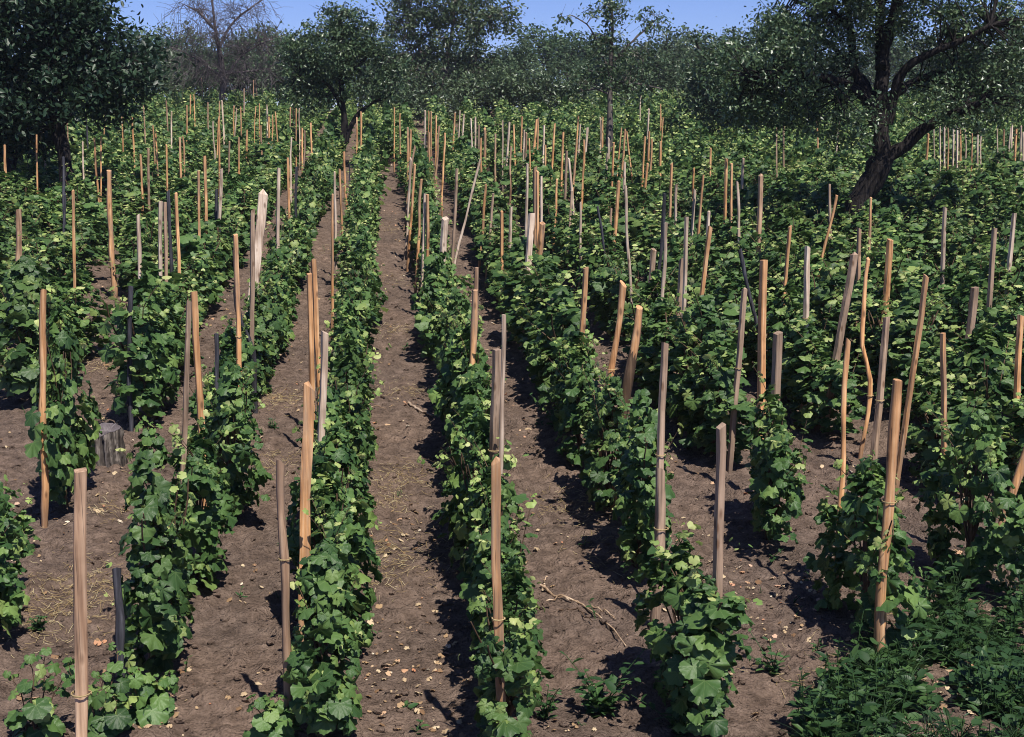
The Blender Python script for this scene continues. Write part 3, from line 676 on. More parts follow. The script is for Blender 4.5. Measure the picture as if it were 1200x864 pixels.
look_word = {'orange': 'orange', 'pale': 'pale bleached', 'grey': 'weathered grey', 'tan': 'brown', 'dark': 'blackened'}
order = {}
placed.sort(key=lambda s: s[0][1])
for base, T, hh, lean, wood, w, form, lab, kz in placed:
    mb, sx, sy, sz = stake_mesh(hh, lean, w, form, rng.normal() * .02)
    st = link('wooden_stake', mb.mesh('wooden_stake', M_WOOD[wood], smooth=form in ('pole', 'crook', 'bark')), None, base)
    order[kz] = order.get(kz, 0) + 1
    if not lab:
        if base[1] < 23 and order[kz] <= 14:
            lab = '%s %s stake, %s from front in the %s' % (look_word[wood], 'round' if form == 'pole' else 'sawn', ORD[order[kz] - 1], rowname(kz))
            gp = 'vine stakes in the vineyard'
        else:
            side = 'left of the path' if base[0] < .2 else ('right of the path' if base[0] < 8 else 'round the big old tree')
            dist = 'middle' if base[1] < 33 else 'farthest'
            lab = '%s stake among many in the %s rows %s' % (look_word[wood], dist, side)
            gp = lab.replace(' stake among many', ' stakes')
    else: gp = 'vine stakes in the vineyard'
    tag(st, lab, 'stake', gp)
    if form == 'bark':
        mb = MB(); i0 = 6
        mb.tube(np.stack([sx[i0:12], sy[i0:12], sz[i0:12]], -1), np.array([.3, .6, .55, .6, .55, .3]) * w * 1.08, 8)
        link('bark', mb.mesh('bark', M_STEM), st)
    if base[1] < 14 and wood != 'dark' and 'wire loop' not in lab and rng.uniform() < .75:
        mb = MB(); a = np.linspace(0, 12.3, 29); zz = rng.uniform(.4, .8) * min(hh, 1.3); i_ = int(np.argmin(abs(sz - zz)))
        rr = w * .66
        mb.tube(np.stack([sx[i_] + rr * np.cos(a), sy[i_] + rr * np.sin(a), sz[i_] + .006 * np.sin(a * .5) + .001 * a], -1), .0028, 5, cap=False)
        link('twine_tie', mb.mesh('twine_tie', M_STRAW), st)
    if 'wire loop' in lab:
        mb = MB(); a = np.linspace(0, 6.28, 17); zz = .42
        mb.tube(np.stack([-lean * zz + .034 * np.cos(a), .034 * np.sin(a), np.full(17, zz)], -1), .003, 5, cap=False)
        link('wire_loop', mb.mesh('wire_loop', M_WOOD['pale']), st)

# ------------------------------------------------------------------ trees
def limb(pts, r0, r1, n=10, wob=.03):
    pts = np.asarray(pts, float); t = np.linspace(0, 1, len(pts)); q = np.linspace(0, 1, n)
    # smooth interpolation (Catmull-like through cosine blend)
    P = np.stack([np.interp(q, t, pts[:, c]) for c in range(3)], -1)
    for _ in range(2): P[1:-1] = (P[:-2] + 2 * P[1:-1] + P[2:]) / 4
    P[1:-1] += rng.normal(size=(n - 2, 3)) * wob
    return P, np.linspace(r0, r1, n)

def make_tree(name, label, cat, base, limbs, blobs, leaf, mats, ncl, lpc, rc, group=None, twig=.012, proto=OVAL, droop=.3, edge=.5):
    """limbs: [(points, r0, r1)] world; blobs: [(centre, (rx, ry, rz))] world; one tree > trunk, crown"""
    base = np.asarray(base, float)
    e = empty(name, base); tag(e, label, cat, group)
    tr = MB(); nodes = []; nr = []
    for pts, r0, r1 in limbs:
        P, rr = limb(pts, r0, r1, 12, max(.006, r0 * .12)); tr.tube(P - base, rr * (1 + rng.normal(size=len(rr)) * .09), 12)
        nodes.append(P[3:]); nr.append(rr[3:])
    nodes = np.concatenate(nodes); nr = np.concatenate(nr)
    cr = MB()
    vol = np.array([b[1][0] * b[1][1] * b[1][2] for b in blobs]) ** .8; vol /= vol.sum()
    cen = []
    for _ in range(ncl):
        c, r = blobs[rng.choice(len(blobs), p=vol)]
        u = unit(1)[0] * (edge + (1 - edge) * rng.uniform() ** .7) * rng.uniform(.70, 1.26)
        cen.append(np.asarray(c) + u * np.asarray(r))
    cen = np.array(cen)
    for c in cen:
        dd = np.linalg.norm(nodes - c, axis=1); k = int(np.argmin(dd + rng.uniform(0, .2, len(dd)) * dd.min()))
        s = nodes[k]; m = (s + c) / 2 + np.array([0, 0, .12 * dd[k]]) + rng.normal(size=3) * .08 * dd[k]
        P = np.stack([(1 - q) ** 2 * s + 2 * q * (1 - q) * m + q * q * c for q in np.linspace(0, 1, 6)])
        tr.tube(P - base, np.linspace(min(nr[k] * .6, twig * (.7 + .7 * dd[k])), twig * .3, 6), 5)
        if not lpc:
            for _ in range(7):
                st = P[rng.integers(2, 6)]; d1 = (c - s) / (dd[k] + .1) * .35 + rng.normal(size=3) * .33
                tr.tube(np.stack([st, st + d1 * .5 + [0, 0, .03], st + d1 + [0, 0, -.04]]) - base, [.008, .006, .004], 3, cap=False)
        if lpc:
            n = int(lpc * rng.uniform(.5, 1.5))
            sc = rc * rng.uniform(.5, 1.25)
            off = rng.normal(size=(n, 3)) * sc * [1, 1, .7]
            # twigs through the clump
            for _ in range(3):
                tr.tube(np.stack([c, c + rng.normal(size=3) * sc * 1.2 + [0, 0, .2 * sc]]) - base, [twig * .35, twig * .15], 4, cap=False)
            nrm = unit(n) * .8 + np.array([0, 0, .55]) + off / (sc + 1e-6) * .2
            scatter_leaves(cr, proto, c + off - base, nrm, unit(n) + np.array([0, 0, -droop]), rng.uniform(.7, 1.25, n) * leaf)
    link('trunk', tr.mesh('trunk', mats[1]), e)
    if lpc: link('crown', cr.mesh('crown', mats[0]), e)
    return e

def blob(px, py, rx, ry, Yd, dy=0.0, rd=None):
    c = at(px, py, Yd + dy); s = Yd / F * 1.0
    return (c, (rx * s, (rd if rd else (rx + ry) / 2) * s, ry * s))
def pl(pts, Yd):  # pixel polyline with depth offsets -> world
    return [at(p[0], p[1], Yd + (p[2] if len(p) > 2 else 0)) for p in pts]

# big old fruit tree, right
D = 21.5
g = ground(1002, 25 + 6168 / D); g[0] = at(1000, 300, D)[0]
base = np.array([g[0], D, gz(g[0], D)])
limbs = [([base - [0, 0, .15]] + pl([(1003, 255), (1018, 218), (1034, 186)], D), .215, .165),
         (pl([(1030, 192), (1040, 188), (1066, 162, -.1), (1086, 150, -.2), (1112, 134, -.4), (1150, 120, -.7)], D), .14, .045),
         (pl([(1030, 196), (1036, 160), (1033, 130), (1031, 98, .1), (1036, 52, .2), (1030, 0, .2), (1025, -50, .3)], D), .15, .045),
         (pl([(1038, 145), (1047, 118), (1050, 90, -.1), (1075, 66, -.3), (1112, 55, -.5), (1160, 30, -.8)], D), .10, .035),
         (pl([(1032, 80), (1040, 50, .3), (1054, 5, .6), (1075, -50, .9)], D), .08, .03),
         (pl([(1030, 150), (1018, 124), (998, 78, .3), (997, 20, .5), (985, -40, .8)], D), .11, .03),
         (pl([(1020, 125), (1012, 106), (958, 88, -.3), (914, 82, -.6), (880, 90, -.8)], D), .10, .03),
         (pl([(1034, 120), (1060, 100, .6), (1110, 80, 1.3), (1150, 70, 1.9)], D), .09, .03),
         (pl([(1030, 130), (1010, 90, .7), (960, 40, 1.5)], D), .08, .03), (pl([(1034, 60), (1046, 10, -.5), (1058, -70, -1.7)], D), .06, .02), (pl([(1000, 40), (970, 5, .2), (930, -20, .3)], D), .05, .015)]
blobs = [blob(905, 85, 62, 50, D, -.5), blob(960, 40, 70, 45, D), blob(1010, 5, 80, 45, D), blob(1095, 10, 80, 45, D, .2), blob(1165, 60, 65, 60, D, -.3),
         blob(1160, 110, 60, 35, D, -.3), blob(1100, 90, 50, 35, D, .8), blob(970, 110, 45, 30, D, .8), blob(1190, 20, 50, 50, D, .4), blob(920, 40, 45, 35, D, .5),
         blob(1000, 130, 38, 22, D, -.8), blob(1110, 125, 45, 22, D, -.6), blob(1040, -50, 120, 50, D), blob(890, 130, 45, 25, D, .3), blob(870, 110, 40, 34, D, -.2), blob(985, 148, 40, 18, D, -.6), blob(1140, 140, 50, 18, D, -.5), blob(930, 140, 45, 20, D, .2), blob(1060, -80, 95, 34, D, -1.7, 55)]
make_tree('fruit_tree', 'large old fruit tree with a thick dark forked leaning trunk among the vines', 'tree', base, limbs, blobs, .064, (M_TREE, M_BARK), 580, 74, .15)
# dark broadleaf tree, left
D = 27.0
base = np.array([at(82, 235, D)[0], D, 0]); base[2] = gz(base[0], D)
limbs = [([base - [0, 0, .15]] + pl([(80, 220), (74, 180), (66, 140), (60, 90), (50, 30), (45, -40)], D), .17, .06),
         (pl([(76, 190), (66, 150), (58, 120), (20, 90), (-20, 70)], D), .10, .03), (pl([(68, 150), (95, 110), (130, 85), (165, 70)], D), .09, .03), (pl([(62, 100), (85, 60), (105, 10)], D), .07, .02)]
blobs = [blob(35, 15, 75, 60, D), blob(90, 45, 60, 55, D, .3), blob(148, 78, 42, 36, D), blob(20, 105, 60, 40, D, -.3), blob(100, 105, 60, 34, D), blob(-40, 60, 60, 80, D),
         blob(115, 15, 12, 22, D), blob(25, 165, 40, 26, D, .4), blob(130, 120, 32, 18, D, .4)]
make_tree('broadleaf_tree', 'dense dark green broadleaf tree at the left edge of the vineyard', 'tree', base, limbs, blobs, .12, (M_WALNUT, M_BARK), 340, 70, .22)
# dead tree
D = 54.0
base = np.array([at(259, 125, D)[0], D, 0]); base[2] = gz(base[0], D)
limbs = [([base - [0, 0, .1]] + pl([(259, 118), (263, 96), (258, 60), (250, 30), (246, -30)], D), .15, .03),
         (pl([(263, 98), (276, 72), (300, 52), (325, 45)], D), .06, .015), (pl([(257, 55), (272, 25), (302, 4), (318, -8)], D), .055, .015), (pl([(262, 92), (240, 75), (215, 60), (198, 55)], D), .05, .015),
         (pl([(251, 34), (235, 15), (215, 5)], D), .06, .02), (pl([(262, 85), (285, 85), (315, 80)], D), .06, .02)]
blobs = [blob(260, 25, 68, 42, D), blob(230, 68, 45, 36, D), blob(295, 68, 45, 36, D), blob(262, 90, 65, 20, D)]
e = make_tree('bare_tree', 'leafless dead tree with fine purple-grey twigs standing among far vines', 'tree', base, limbs, blobs, 0, (M_TREE, M_BARK_DEAD), 330, 0, .3, twig=.0075, edge=.2)
# young fruit tree left of the path
D = 37.0
base = np.array([at(390, 192, D)[0], D, 0]); base[2] = gz(base[0], D)
limbs = [([base - [0, 0, .1]] + pl([(391, 185), (400, 172), (406, 162), (403, 135), (400, 108), (396, 60), (398, 20)], D), .14, .03),
         (pl([(405, 166), (412, 145), (422, 130), (438, 118), (458, 114)], D), .08, .03), (pl([(402, 128), (390, 105), (374, 92), (350, 88)], D), .07, .02), (pl([(399, 100), (420, 75), (440, 60)], D), .06, .02)]
blobs = [blob(388, 58, 38, 42, D), blob(430, 82, 42, 34, D), blob(352, 98, 30, 26, D), blob(398, 22, 20, 16, D), blob(372, 112, 36, 20, D), blob(458, 96, 22, 24, D), blob(345, 60, 16, 18, D), blob(420, 45, 30, 25, D)]
make_tree('fruit_tree', 'small dark fruit tree with a curved trunk beside the far end of the path', 'tree', base, limbs, blobs, .085, (M_TREE, M_BARK), 230, 62, .17)
# tall tree in the middle
D = 56.0
base = np.array([at(515, 145, D)[0], D, 0]); base[2] = gz(base[0], D)
limbs = [([base - [0, 0, .1]] + pl([(515, 130), (520, 90), (530, 45), (535, -20)], D), .16, .04), (pl([(515, 120), (500, 80), (485, 40), (478, -10)], D), .10, .03), (pl([(520, 95), (548, 55), (575, 15), (598, 8)], D), .08, .03), (pl([(518, 110), (545, 85), (560, 60)], D), .06, .02)]
blobs = [blob(478, 48, 42, 42, D), blob(540, 28, 50, 36, D), blob(572, 22, 34, 26, D), blob(520, 90, 62, 34, D), blob(500, 0, 55, 30, D), blob(455, 100, 34, 26, D), blob(602, 16, 12, 10, D), blob(560, 75, 30, 25, D), blob(480, 110, 50, 20, D)]
make_tree('tall_tree', 'tall grey-green tree with several slender stems in the centre behind the vines', 'tree', base, limbs, blobs, .14, (M_OLIVE, M_BARK_PALE), 430, 46, .25)
# slim tree right of centre
D = 33.0
base = np.array([at(713, 205, D)[0], D, 0]); base[2] = gz(base[0], D)
limbs = [([base - [0, 0, .1]] + pl([(713, 185), (716, 120), (715, 70), (718, 38), (716, -15)], D), .09, .025), (pl([(715, 85), (704, 62), (692, 30), (670, 18)], D), .035, .012), (pl([(716, 75), (728, 62), (750, 40), (770, 22)], D), .035, .012),
         (pl([(716, 112), (700, 104), (682, 106)], D), .03, .012), (pl([(716, 95), (745, 98), (775, 104)], D), .03, .012)]
blobs = [blob(714, 62, 30, 26, D), blob(698, 20, 14, 18, D), blob(718, 12, 12, 24, D), blob(670, 20, 16, 6, D), blob(740, 72, 22, 20, D), blob(764, 26, 20, 14, D), blob(690, 98, 36, 18, D), blob(738, 108, 26, 16, D), blob(715, 90, 30, 16, D)]
make_tree('slim_tree', 'slim young tree with a straight thin trunk and pale bare limbs', 'tree', base, limbs, blobs, .085, (M_TREE, M_BARK_PALE), 120, 30, .13)
# trees and bushes along the far side of the vines: (label, px, base py, Y, blobs, material)
side = [
 ('fruit_tree', 'low spreading fruit tree behind the long left limb of the big old tree', 862, 40, [(850, 92, 48, 46), (888, 62, 36, 36), (872, 132, 52, 26), (828, 122, 30, 30), (815, 50, 16, 14)], M_TREE),
 ('fruit_tree', 'dark fruit tree at the right edge beyond the big old tree', 1175, 48, [(1170, 95, 60, 40), (1130, 105, 40, 28), (1205, 80, 40, 50)], M_TREE),
 ('bush', 'broad olive-green bush just right of the tall central tree', 570, 54, [(570, 112, 48, 26), (540, 122, 34, 18), (600, 100, 30, 24)], M_OLIVE),
 ('bush', 'rounded brownish-green bush midway between tall tree and slim tree', 648, 53, [(645, 112, 40, 26), (672, 122, 28, 18), (625, 126, 30, 14)], M_OLIVE),
 ('bush', 'grey-green bush beneath the left side of the tall central tree', 470, 52, [(470, 118, 32, 18), (500, 124, 34, 16)], M_OLIVE),
 ('bush', 'dark bush behind the slim young tree', 735, 62, [(730, 92, 44, 26), (765, 86, 36, 30), (700, 100, 30, 18)], M_WOODS),
 ('bush', 'dense bush between the dead tree and the small curved fruit tree', 330, 63, [(325, 88, 40, 22), (350, 72, 28, 28)], M_WOODS),
 ('bush', 'dark shrub under the left edge broadleaf tree, behind the first stakes', 10, 30, [(5, 130, 55, 40), (50, 140, 40, 25)], M_WALNUT),
]
for nm, lb, px, Yd, bl, mt in side:
    bx = at(px, 140, Yd)[0]; base = np.array([bx, Yd, gz(bx, Yd)])
    bb = [blob(*q, Yd, rng.uniform(-.4, .4)) for q in bl]
    lm = [([base - [0, 0, .1], base * [1, 1, 0] + [0, 0, (base[2] + c[2]) / 2], np.asarray(c)], .10, .03) for c, r in bb]
    vol = sum(q[2] * q[3] for q in bl) * (Yd / F) ** 2
    make_tree(nm, lb, 'tree' if nm != 'bush' else 'bush', base, lm, bb, .10 + Yd * .0006, (mt, M_BARK), int(40 + vol * 38), 40, .24, group='trees and bushes round the vineyard')

# far woodland: individual trees from five variants
def far_variant(k):
    h = 8.0; tr = MB(); cr = MB()
    P, rr = limb([[0, 0, -.5], [.1, 0, 2], [rng.normal() * .3, rng.normal() * .3, 5.5]], .22, .06); tr.tube(P, rr, 7)
    w = rng.uniform(2.1, 3.5); tall = rng.uniform(.85, 1.25)
    for c in range(95):
        u = unit(1)[0]; u[2] = abs(u[2]) * 1.15 - .35
        cpt = np.array([0, 0, 4.3]) + u * np.array([w, w, 3.5 * tall]) * (0.55 + .45 * rng.uniform() ** .6) * (1 + .25 * math.sin(3 * math.atan2(u[1], u[0]) + k))
        s = P[rng.integers(4, 10)]
        tr.tube(np.stack([s, (s + cpt) / 2 + [0, 0, .3], cpt]), [.05, .035, .012], 4)
        n = 30; off = rng.normal(size=(n, 3)) * [.42, .42, .30]
        scatter_leaves(cr, QUAD, cpt + off, unit(n) * .8 + [0, 0, .6], unit(n), rng.uniform(.2, .38, n))
    return tr.mesh('trunk', M_BARK), cr.mesh('crown', M_OLIVE if k % 3 == 1 else M_WOODS)
fv5 = [far_variant(k) for k in range(8)]
under = [(px + rng.uniform(-12, 12), rng.uniform(84, 100), rng.uniform(64, 72)) for px in range(-10, 1230, 36)]
wood = [(-30, 40, 80), (135, 52, 84), (160, 34, 92), (200, 44, 100), (232, 38, 96), (275, 46, 104), (305, 36, 92), (338, 40, 98), (372, 48, 100), (420, 46, 96), (455, 60, 88), (500, 66, 92), (545, 60, 90), (590, 62, 86),
        (640, 38, 92), (612, 58, 80), (672, 54, 86), (700, 50, 100), (735, 56, 90), (775, 38, 88), (802, 30, 96), (835, 46, 88), (870, 34, 92), (910, 44, 86), (950, 36, 90), (990, 48, 94), (1030, 40, 88), (1075, 44, 92), (1120, 36, 86), (1165, 46, 90), (1210, 36, 88), (1250, 40, 92), (90, 46, 90), (40, 50, 88), (250, 70, 78), (300, 66, 76), (200, 72, 76), (810, 75, 72), (690, 80, 70)]
for n_, (px, top, Yd) in enumerate(wood + under):
    T = at(px, top, Yd); z0 = gz(T[0], Yd); h = T[2] - z0 + .9; h *= rng.uniform(.86, 1.03); s = h / 8.0
    low = n_ >= len(wood)
    e = empty('woodland_shrub' if low else 'woodland_tree', (T[0], Yd, z0 - (.25 * h if low else 0))); q_ = rng.uniform(.9, 1.3); e.scale = (s * 1.3, s * 1.3, s * 1.2) if low else (s * q_, s * q_, s); e.rotation_euler = (0, 0, rng.uniform(0, 6.28))
    sd_ = 'behind the dead tree on the left' if px < 345 else ('behind the tall central tree' if px < 605 else ('on the skyline either side of the slim tree' if px < 850 else 'glimpsed beyond the big old right-hand tree'))
    lb = ('low leafy shrub along the wood edge ' if low else 'hazy round-topped tree in the distant wood ') + sd_
    tag(e, lb, 'shrub' if low else 'tree', ('wood edge ' if low else 'distant wood ') + sd_)
    a, c = fv5[(n_ * 5) % 8]
    link('trunk', a, e); link('crown', c, e)

# ------------------------------------------------------------------ air
mb = MB()
lo, hi = np.array([-290., -100., -7.]), np.array([290., 450., 24.])
c8 = np.array([[lo[0], lo[1], lo[2]], [hi[0], lo[1], lo[2]], [hi[0], hi[1], lo[2]], [lo[0], hi[1], lo[2]], [lo[0], lo[1], hi[2]], [hi[0], lo[1], hi[2]], [hi[0], hi[1], hi[2]], [lo[0], hi[1], hi[2]]])
mb.add(c8, [[0, 3, 2, 1], [4, 5, 6, 7], [0, 1, 5, 4], [1, 2, 6, 5], [2, 3, 7, 6], [3, 0, 4, 7]])
hm = bpy.data.materials.new('haze'); hm.use_nodes = True; t = hm.node_tree; t.nodes.remove(t.nodes['Principled BSDF'])
pv = t.nodes.new('ShaderNodeVolumePrincipled'); pv.inputs['Density'].default_value = HAZE; pv.inputs['Color'].default_value = (.80, .88, 1, 1); pv.inputs['Anisotropy'].default_value = 0.2
t.links.new(pv.outputs[0], t.nodes['Material Output'].inputs['Volume'])
tag(link('haze', mb.mesh('haze', hm, smooth=False)), 'thin bluish summer haze over the far trees', None, None, 'stuff')

# ------------------------------------------------------------------ stump, sticks
g = ground(126, 546); base = np.array([g[0], g[1], gz(g[0], g[1])])
st = empty('tree_stump', base); tag(st, 'weathered grey tree stump with ragged bark between the left vine rows', 'stump')
K, NZ = 64, 14
a = np.arange(K) * 2 * math.pi / K
v = []
for i_, q in enumerate(np.linspace(0, 1, NZ)):
    rr = .135 + .05 * (1 - q) ** 3 + .014 * np.sin(a * 5 + 1 + q) + .012 * np.sin(a * 9 + 2 * q) + rng.normal(size=K) * .006 - .02 * np.clip(np.sin(a * 7 + .6 * np.sin(q * 3)), .6, 1)
    rr = rr * (1 - .06 * (q > .95))
    hz = -.04 + q * (.36 + .035 * np.sin(a + .5) + .012 * np.sin(a * 4))
    v.append(np.stack([rr * np.cos(a), rr * np.sin(a), hz], -1))
v = np.array(v).reshape(-1, 3)
mb = MB(); mb.add(v, [[i_ * K + j_, i_ * K + (j_ + 1) % K, (i_ + 1) * K + (j_ + 1) % K, (i_ + 1) * K + j_] for i_ in range(NZ - 1) for j_ in range(K)])
link('bark', mb.mesh('bark', M_STUMP), st)
mb = MB(); rim = v[-K:] * [.97, .97, 1] + [0, 0, .001]; mid = rim * [.5, .5, 1]; mid[:, 2] = rim[:, 2].mean() - .012 + rng.normal(size=K) * .006
cc = np.array([[0, 0, rim[:, 2].mean() - .02]])
mb.add(np.concatenate([rim, mid, cc]), np.array([[j_, (j_ + 1) % K, K + (j_ + 1) % K, K + j_] for j_ in range(K)] + [[K + j_, K + (j_ + 1) % K, 2 * K, 2 * K] for j_ in range(K)]))
link('cut_top', mb.mesh('cut_top', M_BARK_DEAD), st)

def on_ground(px, py, h=.02):
    g = ground(px, py); return np.array([g[0], g[1], gz(g[0], g[1]) + float(soil_h(g[0:1], g[1:2])[0]) + h])
def branch(name, label, cat, polys, mat):
    b0 = on_ground(*polys[0][0][0]); mb = MB()
    for pts, r0, r1 in polys:
        P = np.array([on_ground(*p) for p in pts]); P, rr = limb(P, r0, r1, 14, .006); mb.tube(P - b0, rr, 6)
    return tag(link(name, mb.mesh(name, mat), None, b0), label, cat)
branch('fallen_branch', 'dry forked branch lying on the soil right of the path', 'branch',
       [([(634, 686), (646, 700), (668, 704), (690, 716), (715, 738), (734, 766)], .010, .004), ([(640, 706), (660, 702), (684, 712)], .006, .003), ([(636, 690), (640, 680)], .009, .004), ([(690, 716), (712, 722), (722, 730)], .006, .003)], M_STICK)
branch('bleached_stick', 'short bleached white stick lying across the central path', 'stick', [([(479, 481), (490, 484), (506, 491)], .014, .010)], M_WOOD['pale'])
branch('twig', 'thin dark curved twig on the soil near the forked branch', 'twig', [([(655, 716), (675, 718), (688, 730), (694, 738)], .006, .003)], M_STEM)
branch('twig', 'thin brown twig at the foot of the row left of the path', 'twig', [([(424, 494), (440, 486), (452, 482)], .006, .003)], M_STICK)

# ------------------------------------------------------------------ litter on the soil
def ground_pts(n, y0=6.4, y1=30, pw=1.6):
    y = y0 + (y1 - y0) * rng.uniform(0, 1, n) ** pw
    x = -0.09 * y * 0 + rng.uniform(-.27, .46, n) * y
    return x, y
def soil_z(x, y): return plane_z(x, y) + soil_h(x, y) * np.clip((40 - y) / 15, 0, 1)
# dead leaves
x, y = ground_pts(16000, 6.4, 40); keep = vnoise(x * 2.3, y * 1.3, 9) > rng.uniform(.3, .85, len(x)); x, y = x[keep], y[keep]
mb = MB(); n = len(x)
scatter_leaves(mb, LEAF[1], np.stack([x, y, soil_z(x, y) + .012], -1), unit(n) * .55 + [0, 0, 1], unit(n), .010 + .040 * rng.uniform(0, 1, n) ** 2)
tag(link('dead_leaves', mb.mesh('dead_leaves', M_DRY)), 'pale and rusty dead leaves scattered over the soil', None, None, 'stuff')
# straw and cut grass in patches
mb = MB()
patches = [(70, 715, .42, 420), (110, 690, .3, 200), (325, 470, .32, 260), (460, 655, .35, 260), (470, 560, .3, 200), (455, 595, .2, 90), (480, 460, .3, 140), (655, 590, .35, 120), (120, 430, .3, 120), (455, 330, .4, 120), (460, 390, .4, 130), (320, 545, .25, 90), (700, 600, .35, 100), (450, 270, .5, 120), (130, 600, .25, 80), (720, 650, .3, 90), (350, 300, .6, 120), (445, 690, .2, 60), (1185, 700, .3, 120), (1120, 760, .35, 120), (960, 800, .3, 80)]
for px, py, r, n in patches:
    g = ground(px, py)
    for _ in range(n):
        c = g[:2] + rng.normal(size=2) * r * [.55, .75]
        a = rng.uniform(0, 6.28); ln = rng.uniform(.015, .085)
        q = np.linspace(-.5, .5, 3); P = np.stack([c[0] + np.cos(a) * ln * q, c[1] + np.sin(a) * ln * q + .01 * (q > 0), np.zeros(3)], -1)
        P[:, 2] = soil_z(P[:, 0], P[:, 1]) + rng.uniform(.006, .03)
        mb.tube(P, .0016, 3, cap=False)
tag(link('straw', mb.mesh('straw', M_STRAW)), 'dry cut straw lying in loose patches on the soil', None, None, 'stuff')
# clods
mb = MB()
x, y = ground_pts(9000, 6.4, 20)
ico = np.array([[0, 0, 1], [.9, 0, .45], [.28, .85, .45], [-.72, .53, .45], [-.72, -.53, .45], [.28, -.85, .45], [.72, .53, -.45], [-.28, .85, -.45], [-.9, 0, -.45], [-.28, -.85, -.45], [.72, -.53, -.45], [0, 0, -1]])
icf = np.array([[0, 1, 2], [0, 2, 3], [0, 3, 4], [0, 4, 5], [0, 5, 1], [1, 6, 2], [2, 7, 3], [3, 8, 4], [4, 9, 5], [5, 10, 1], [6, 7, 2], [7, 8, 3], [8, 9, 4], [9, 10, 5], [10, 6, 1], [11, 7, 6], [11, 8, 7], [11, 9, 8], [11, 10, 9], [11, 6, 10]])
for a_, b_ in zip(x, y):
    s = .005 + .022 * rng.uniform() ** 5
    mb.add(ico * s * rng.uniform(.7, 1.3, (12, 1)) * [1.2, 1, .7] + [a_, b_, float(soil_z(np.array([a_]), np.array([b_]))[0]) + s * .3], icf)
tag(link('soil_clods', mb.mesh('soil_clods', M_SOIL, smooth=False)), 'small crumbled clods of brown earth', None, None, 'stuff')

# ------------------------------------------------------------------ weeds
def weed(mb_l, mb_s, x, y, h, n, ls, lean=.12, proto=OVAL):
    z = float(soil_z(np.array([x]), np.array([y]))[0])
    q = np.linspace(0, 1, 5); d = rng.normal(size=2) * lean * h
    P = np.stack([x + d[0] * q ** 1.5, y + d[1] * q ** 1.5, z - .01 + h * q], -1)
    mb_s.tube(P, np.linspace(.004, .002, 5), 4)
    u = np.linspace(.15, 1, n); pp = np.stack([np.interp(u, q, P[:, c]) for c in range(3)], -1)
    ph = np.arange(n) * 2.4 + rng.uniform(0, 6)
    dirs = np.stack([np.cos(ph), np.sin(ph), rng.uniform(-.5, .25, n)], -1)
    sz = ls * rng.uniform(.7, 1.2, n) * (1.15 - .5 * u)
    scatter_leaves(mb_l, proto, pp + dirs * sz[:, None] * .55, np.stack([-dirs[:, 0] * .3, -dirs[:, 1] * .3, np.ones(n)], -1) + rng.normal(size=(n, 3)) * .25, dirs, sz * 1.15)
def scaled(p, sx): v, f, uv = p; v = v.copy(); v[:, 0] *= sx; return v, f, uv
NARROW, BROAD = scaled(OVAL, .5), scaled(OVAL, 1.45)
ml, ms = MB(), MB()
poly = [(925, 900), (950, 825), (1015, 775), (1075, 715), (1110, 675), (1215, 625), (1230, 900)]
def inside(px, py):
    c = False
    for (x1, y1), (x2, y2) in zip(poly, poly[1:] + poly[:1]):
        if (y1 > py) != (y2 > py) and px < (x2 - x1) * (py - y1) / (y2 - y1) + x1: c = not c
    return c
nw = 0
while nw < 480:
    px, py = rng.uniform(870, 1230), rng.uniform(600, 900)
    if not inside(px, py) or vnoise(np.array([px / 55]), np.array([py / 38]), 4)[0] < rng.uniform(.12, .62): continue
    g = ground(px, py); nw += 1
    kind = vnoise(np.array([px / 60 + 9]), np.array([py / 40]), 14)[0] + rng.normal() * .12
    if kind < .42: weed(ml, ms, g[0], g[1], rng.uniform(.12, .40), int(rng.integers(7, 12)), rng.uniform(.065, .10))
    elif kind < .62: weed(ml, ms, g[0], g[1], rng.uniform(.08, .22), int(rng.integers(6, 10)), rng.uniform(.05, .08), .25, NARROW)
    else: weed(ml, ms, g[0], g[1], rng.uniform(.06, .20), int(rng.integers(4, 7)), rng.uniform(.08, .13), .2, BROAD)
    if rng.uniform() < .3:
        for _ in range(9):
            d = rng.normal(size=2) * .10; L_ = rng.uniform(.12, .34); q = np.linspace(0, 1, 5)
            z = float(soil_z(np.array([g[0]]), np.array([g[1]]))[0])
            ms.tube(np.stack([g[0] + d[0] * q ** 2, g[1] + d[1] * q ** 2, z + L_ * (q - .35 * q * q)], -1), np.linspace(.0035, .0008, 5), 3, cap=False)
wd = empty('weeds', on_ground(1060, 800)); tag(wd, 'thick patch of dark nettle-like weeds filling the near right corner', None, None, 'stuff')
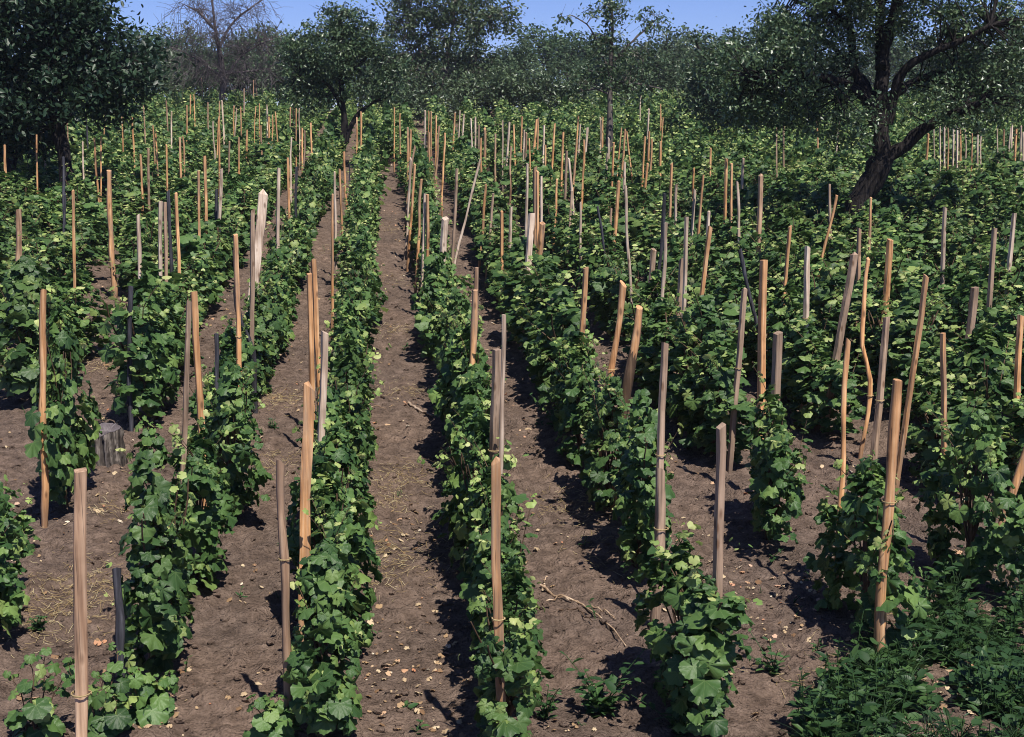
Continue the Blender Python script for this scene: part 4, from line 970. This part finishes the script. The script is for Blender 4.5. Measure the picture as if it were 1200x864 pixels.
def shift(m): m.v = [v - np.array(wd.location) for v in m.v]
shift(ml); shift(ms)
for nm, m, mt in (('leaves', ml, M_WEED), ('stalks', ms, M_WEED)):
    o = link(nm, m.mesh(nm, mt), wd); o['kind'] = 'stuff'
sl, ss = MB(), MB()
for _ in range(260):
    y_ = 7 + 17 * rng.uniform() ** 1.4; k_ = rng.choice(ROWX[(ROWX > -5) & (ROWX < 9)]); x_ = k_ + rng.normal() * .3
    weed(sl, ss, x_, y_, rng.uniform(.03, .12), int(rng.integers(4, 7)), rng.uniform(.025, .06), .4, OVAL if rng.uniform() < .6 else NARROW)
e = empty('seedlings', (0, 0, 0)); tag(e, 'tiny green weed seedlings scattered along the feet of the rows', None, None, 'stuff')
for nm, m in (('leaves', sl), ('stalks', ss)):
    o = link(nm, m.mesh(nm, M_WEED), e); o['kind'] = 'stuff'
singles = [(705, 838, .34, 9, .09, 'bushy narrow-leaved weed at the bottom edge right of the path'), (800, 862, .22, 6, .08, 'broad-leaved weed at the foot of the tall bright-edged grey stake'), (905, 790, .2, 5, .06, 'small weed sprouting on bare soil beside the weed patch'),
           (640, 850, .30, 5, .05, 'thin weed with wiry stalks at the end of the row right of path'), (320, 505, .10, 4, .045, 'tiny weed on bare soil left of the broad orange board'), (45, 740, .12, 4, .05, 'little weed on the straw near the left picture edge'), (650, 505, .26, 5, .07, 'straggly weed between the two rows right of the path'), (855, 730, .07, 3, .04, 'tiny seedling alone on bare soil beside the front vine')]
for px, py, h, ns, ls, lb in singles:
    b0 = on_ground(px, py, 0); ml, ms = MB(), MB()
    for _ in range(ns):
        weed(ml, ms, b0[0] + rng.normal() * .003, b0[1] + rng.normal() * .003, h * rng.uniform(.6, 1.15), 9, ls, .45)
    e = empty('weed', b0); tag(e, lb, 'weed', 'single weeds on the bare soil')
    for nm, m in (('leaves', ml), ('stalks', ms)):
        m.v = [v - b0 for v in m.v]; link(nm, m.mesh(nm, M_WEED), e)
print('objects', len(SC.objects), 'stakes', len(placed))
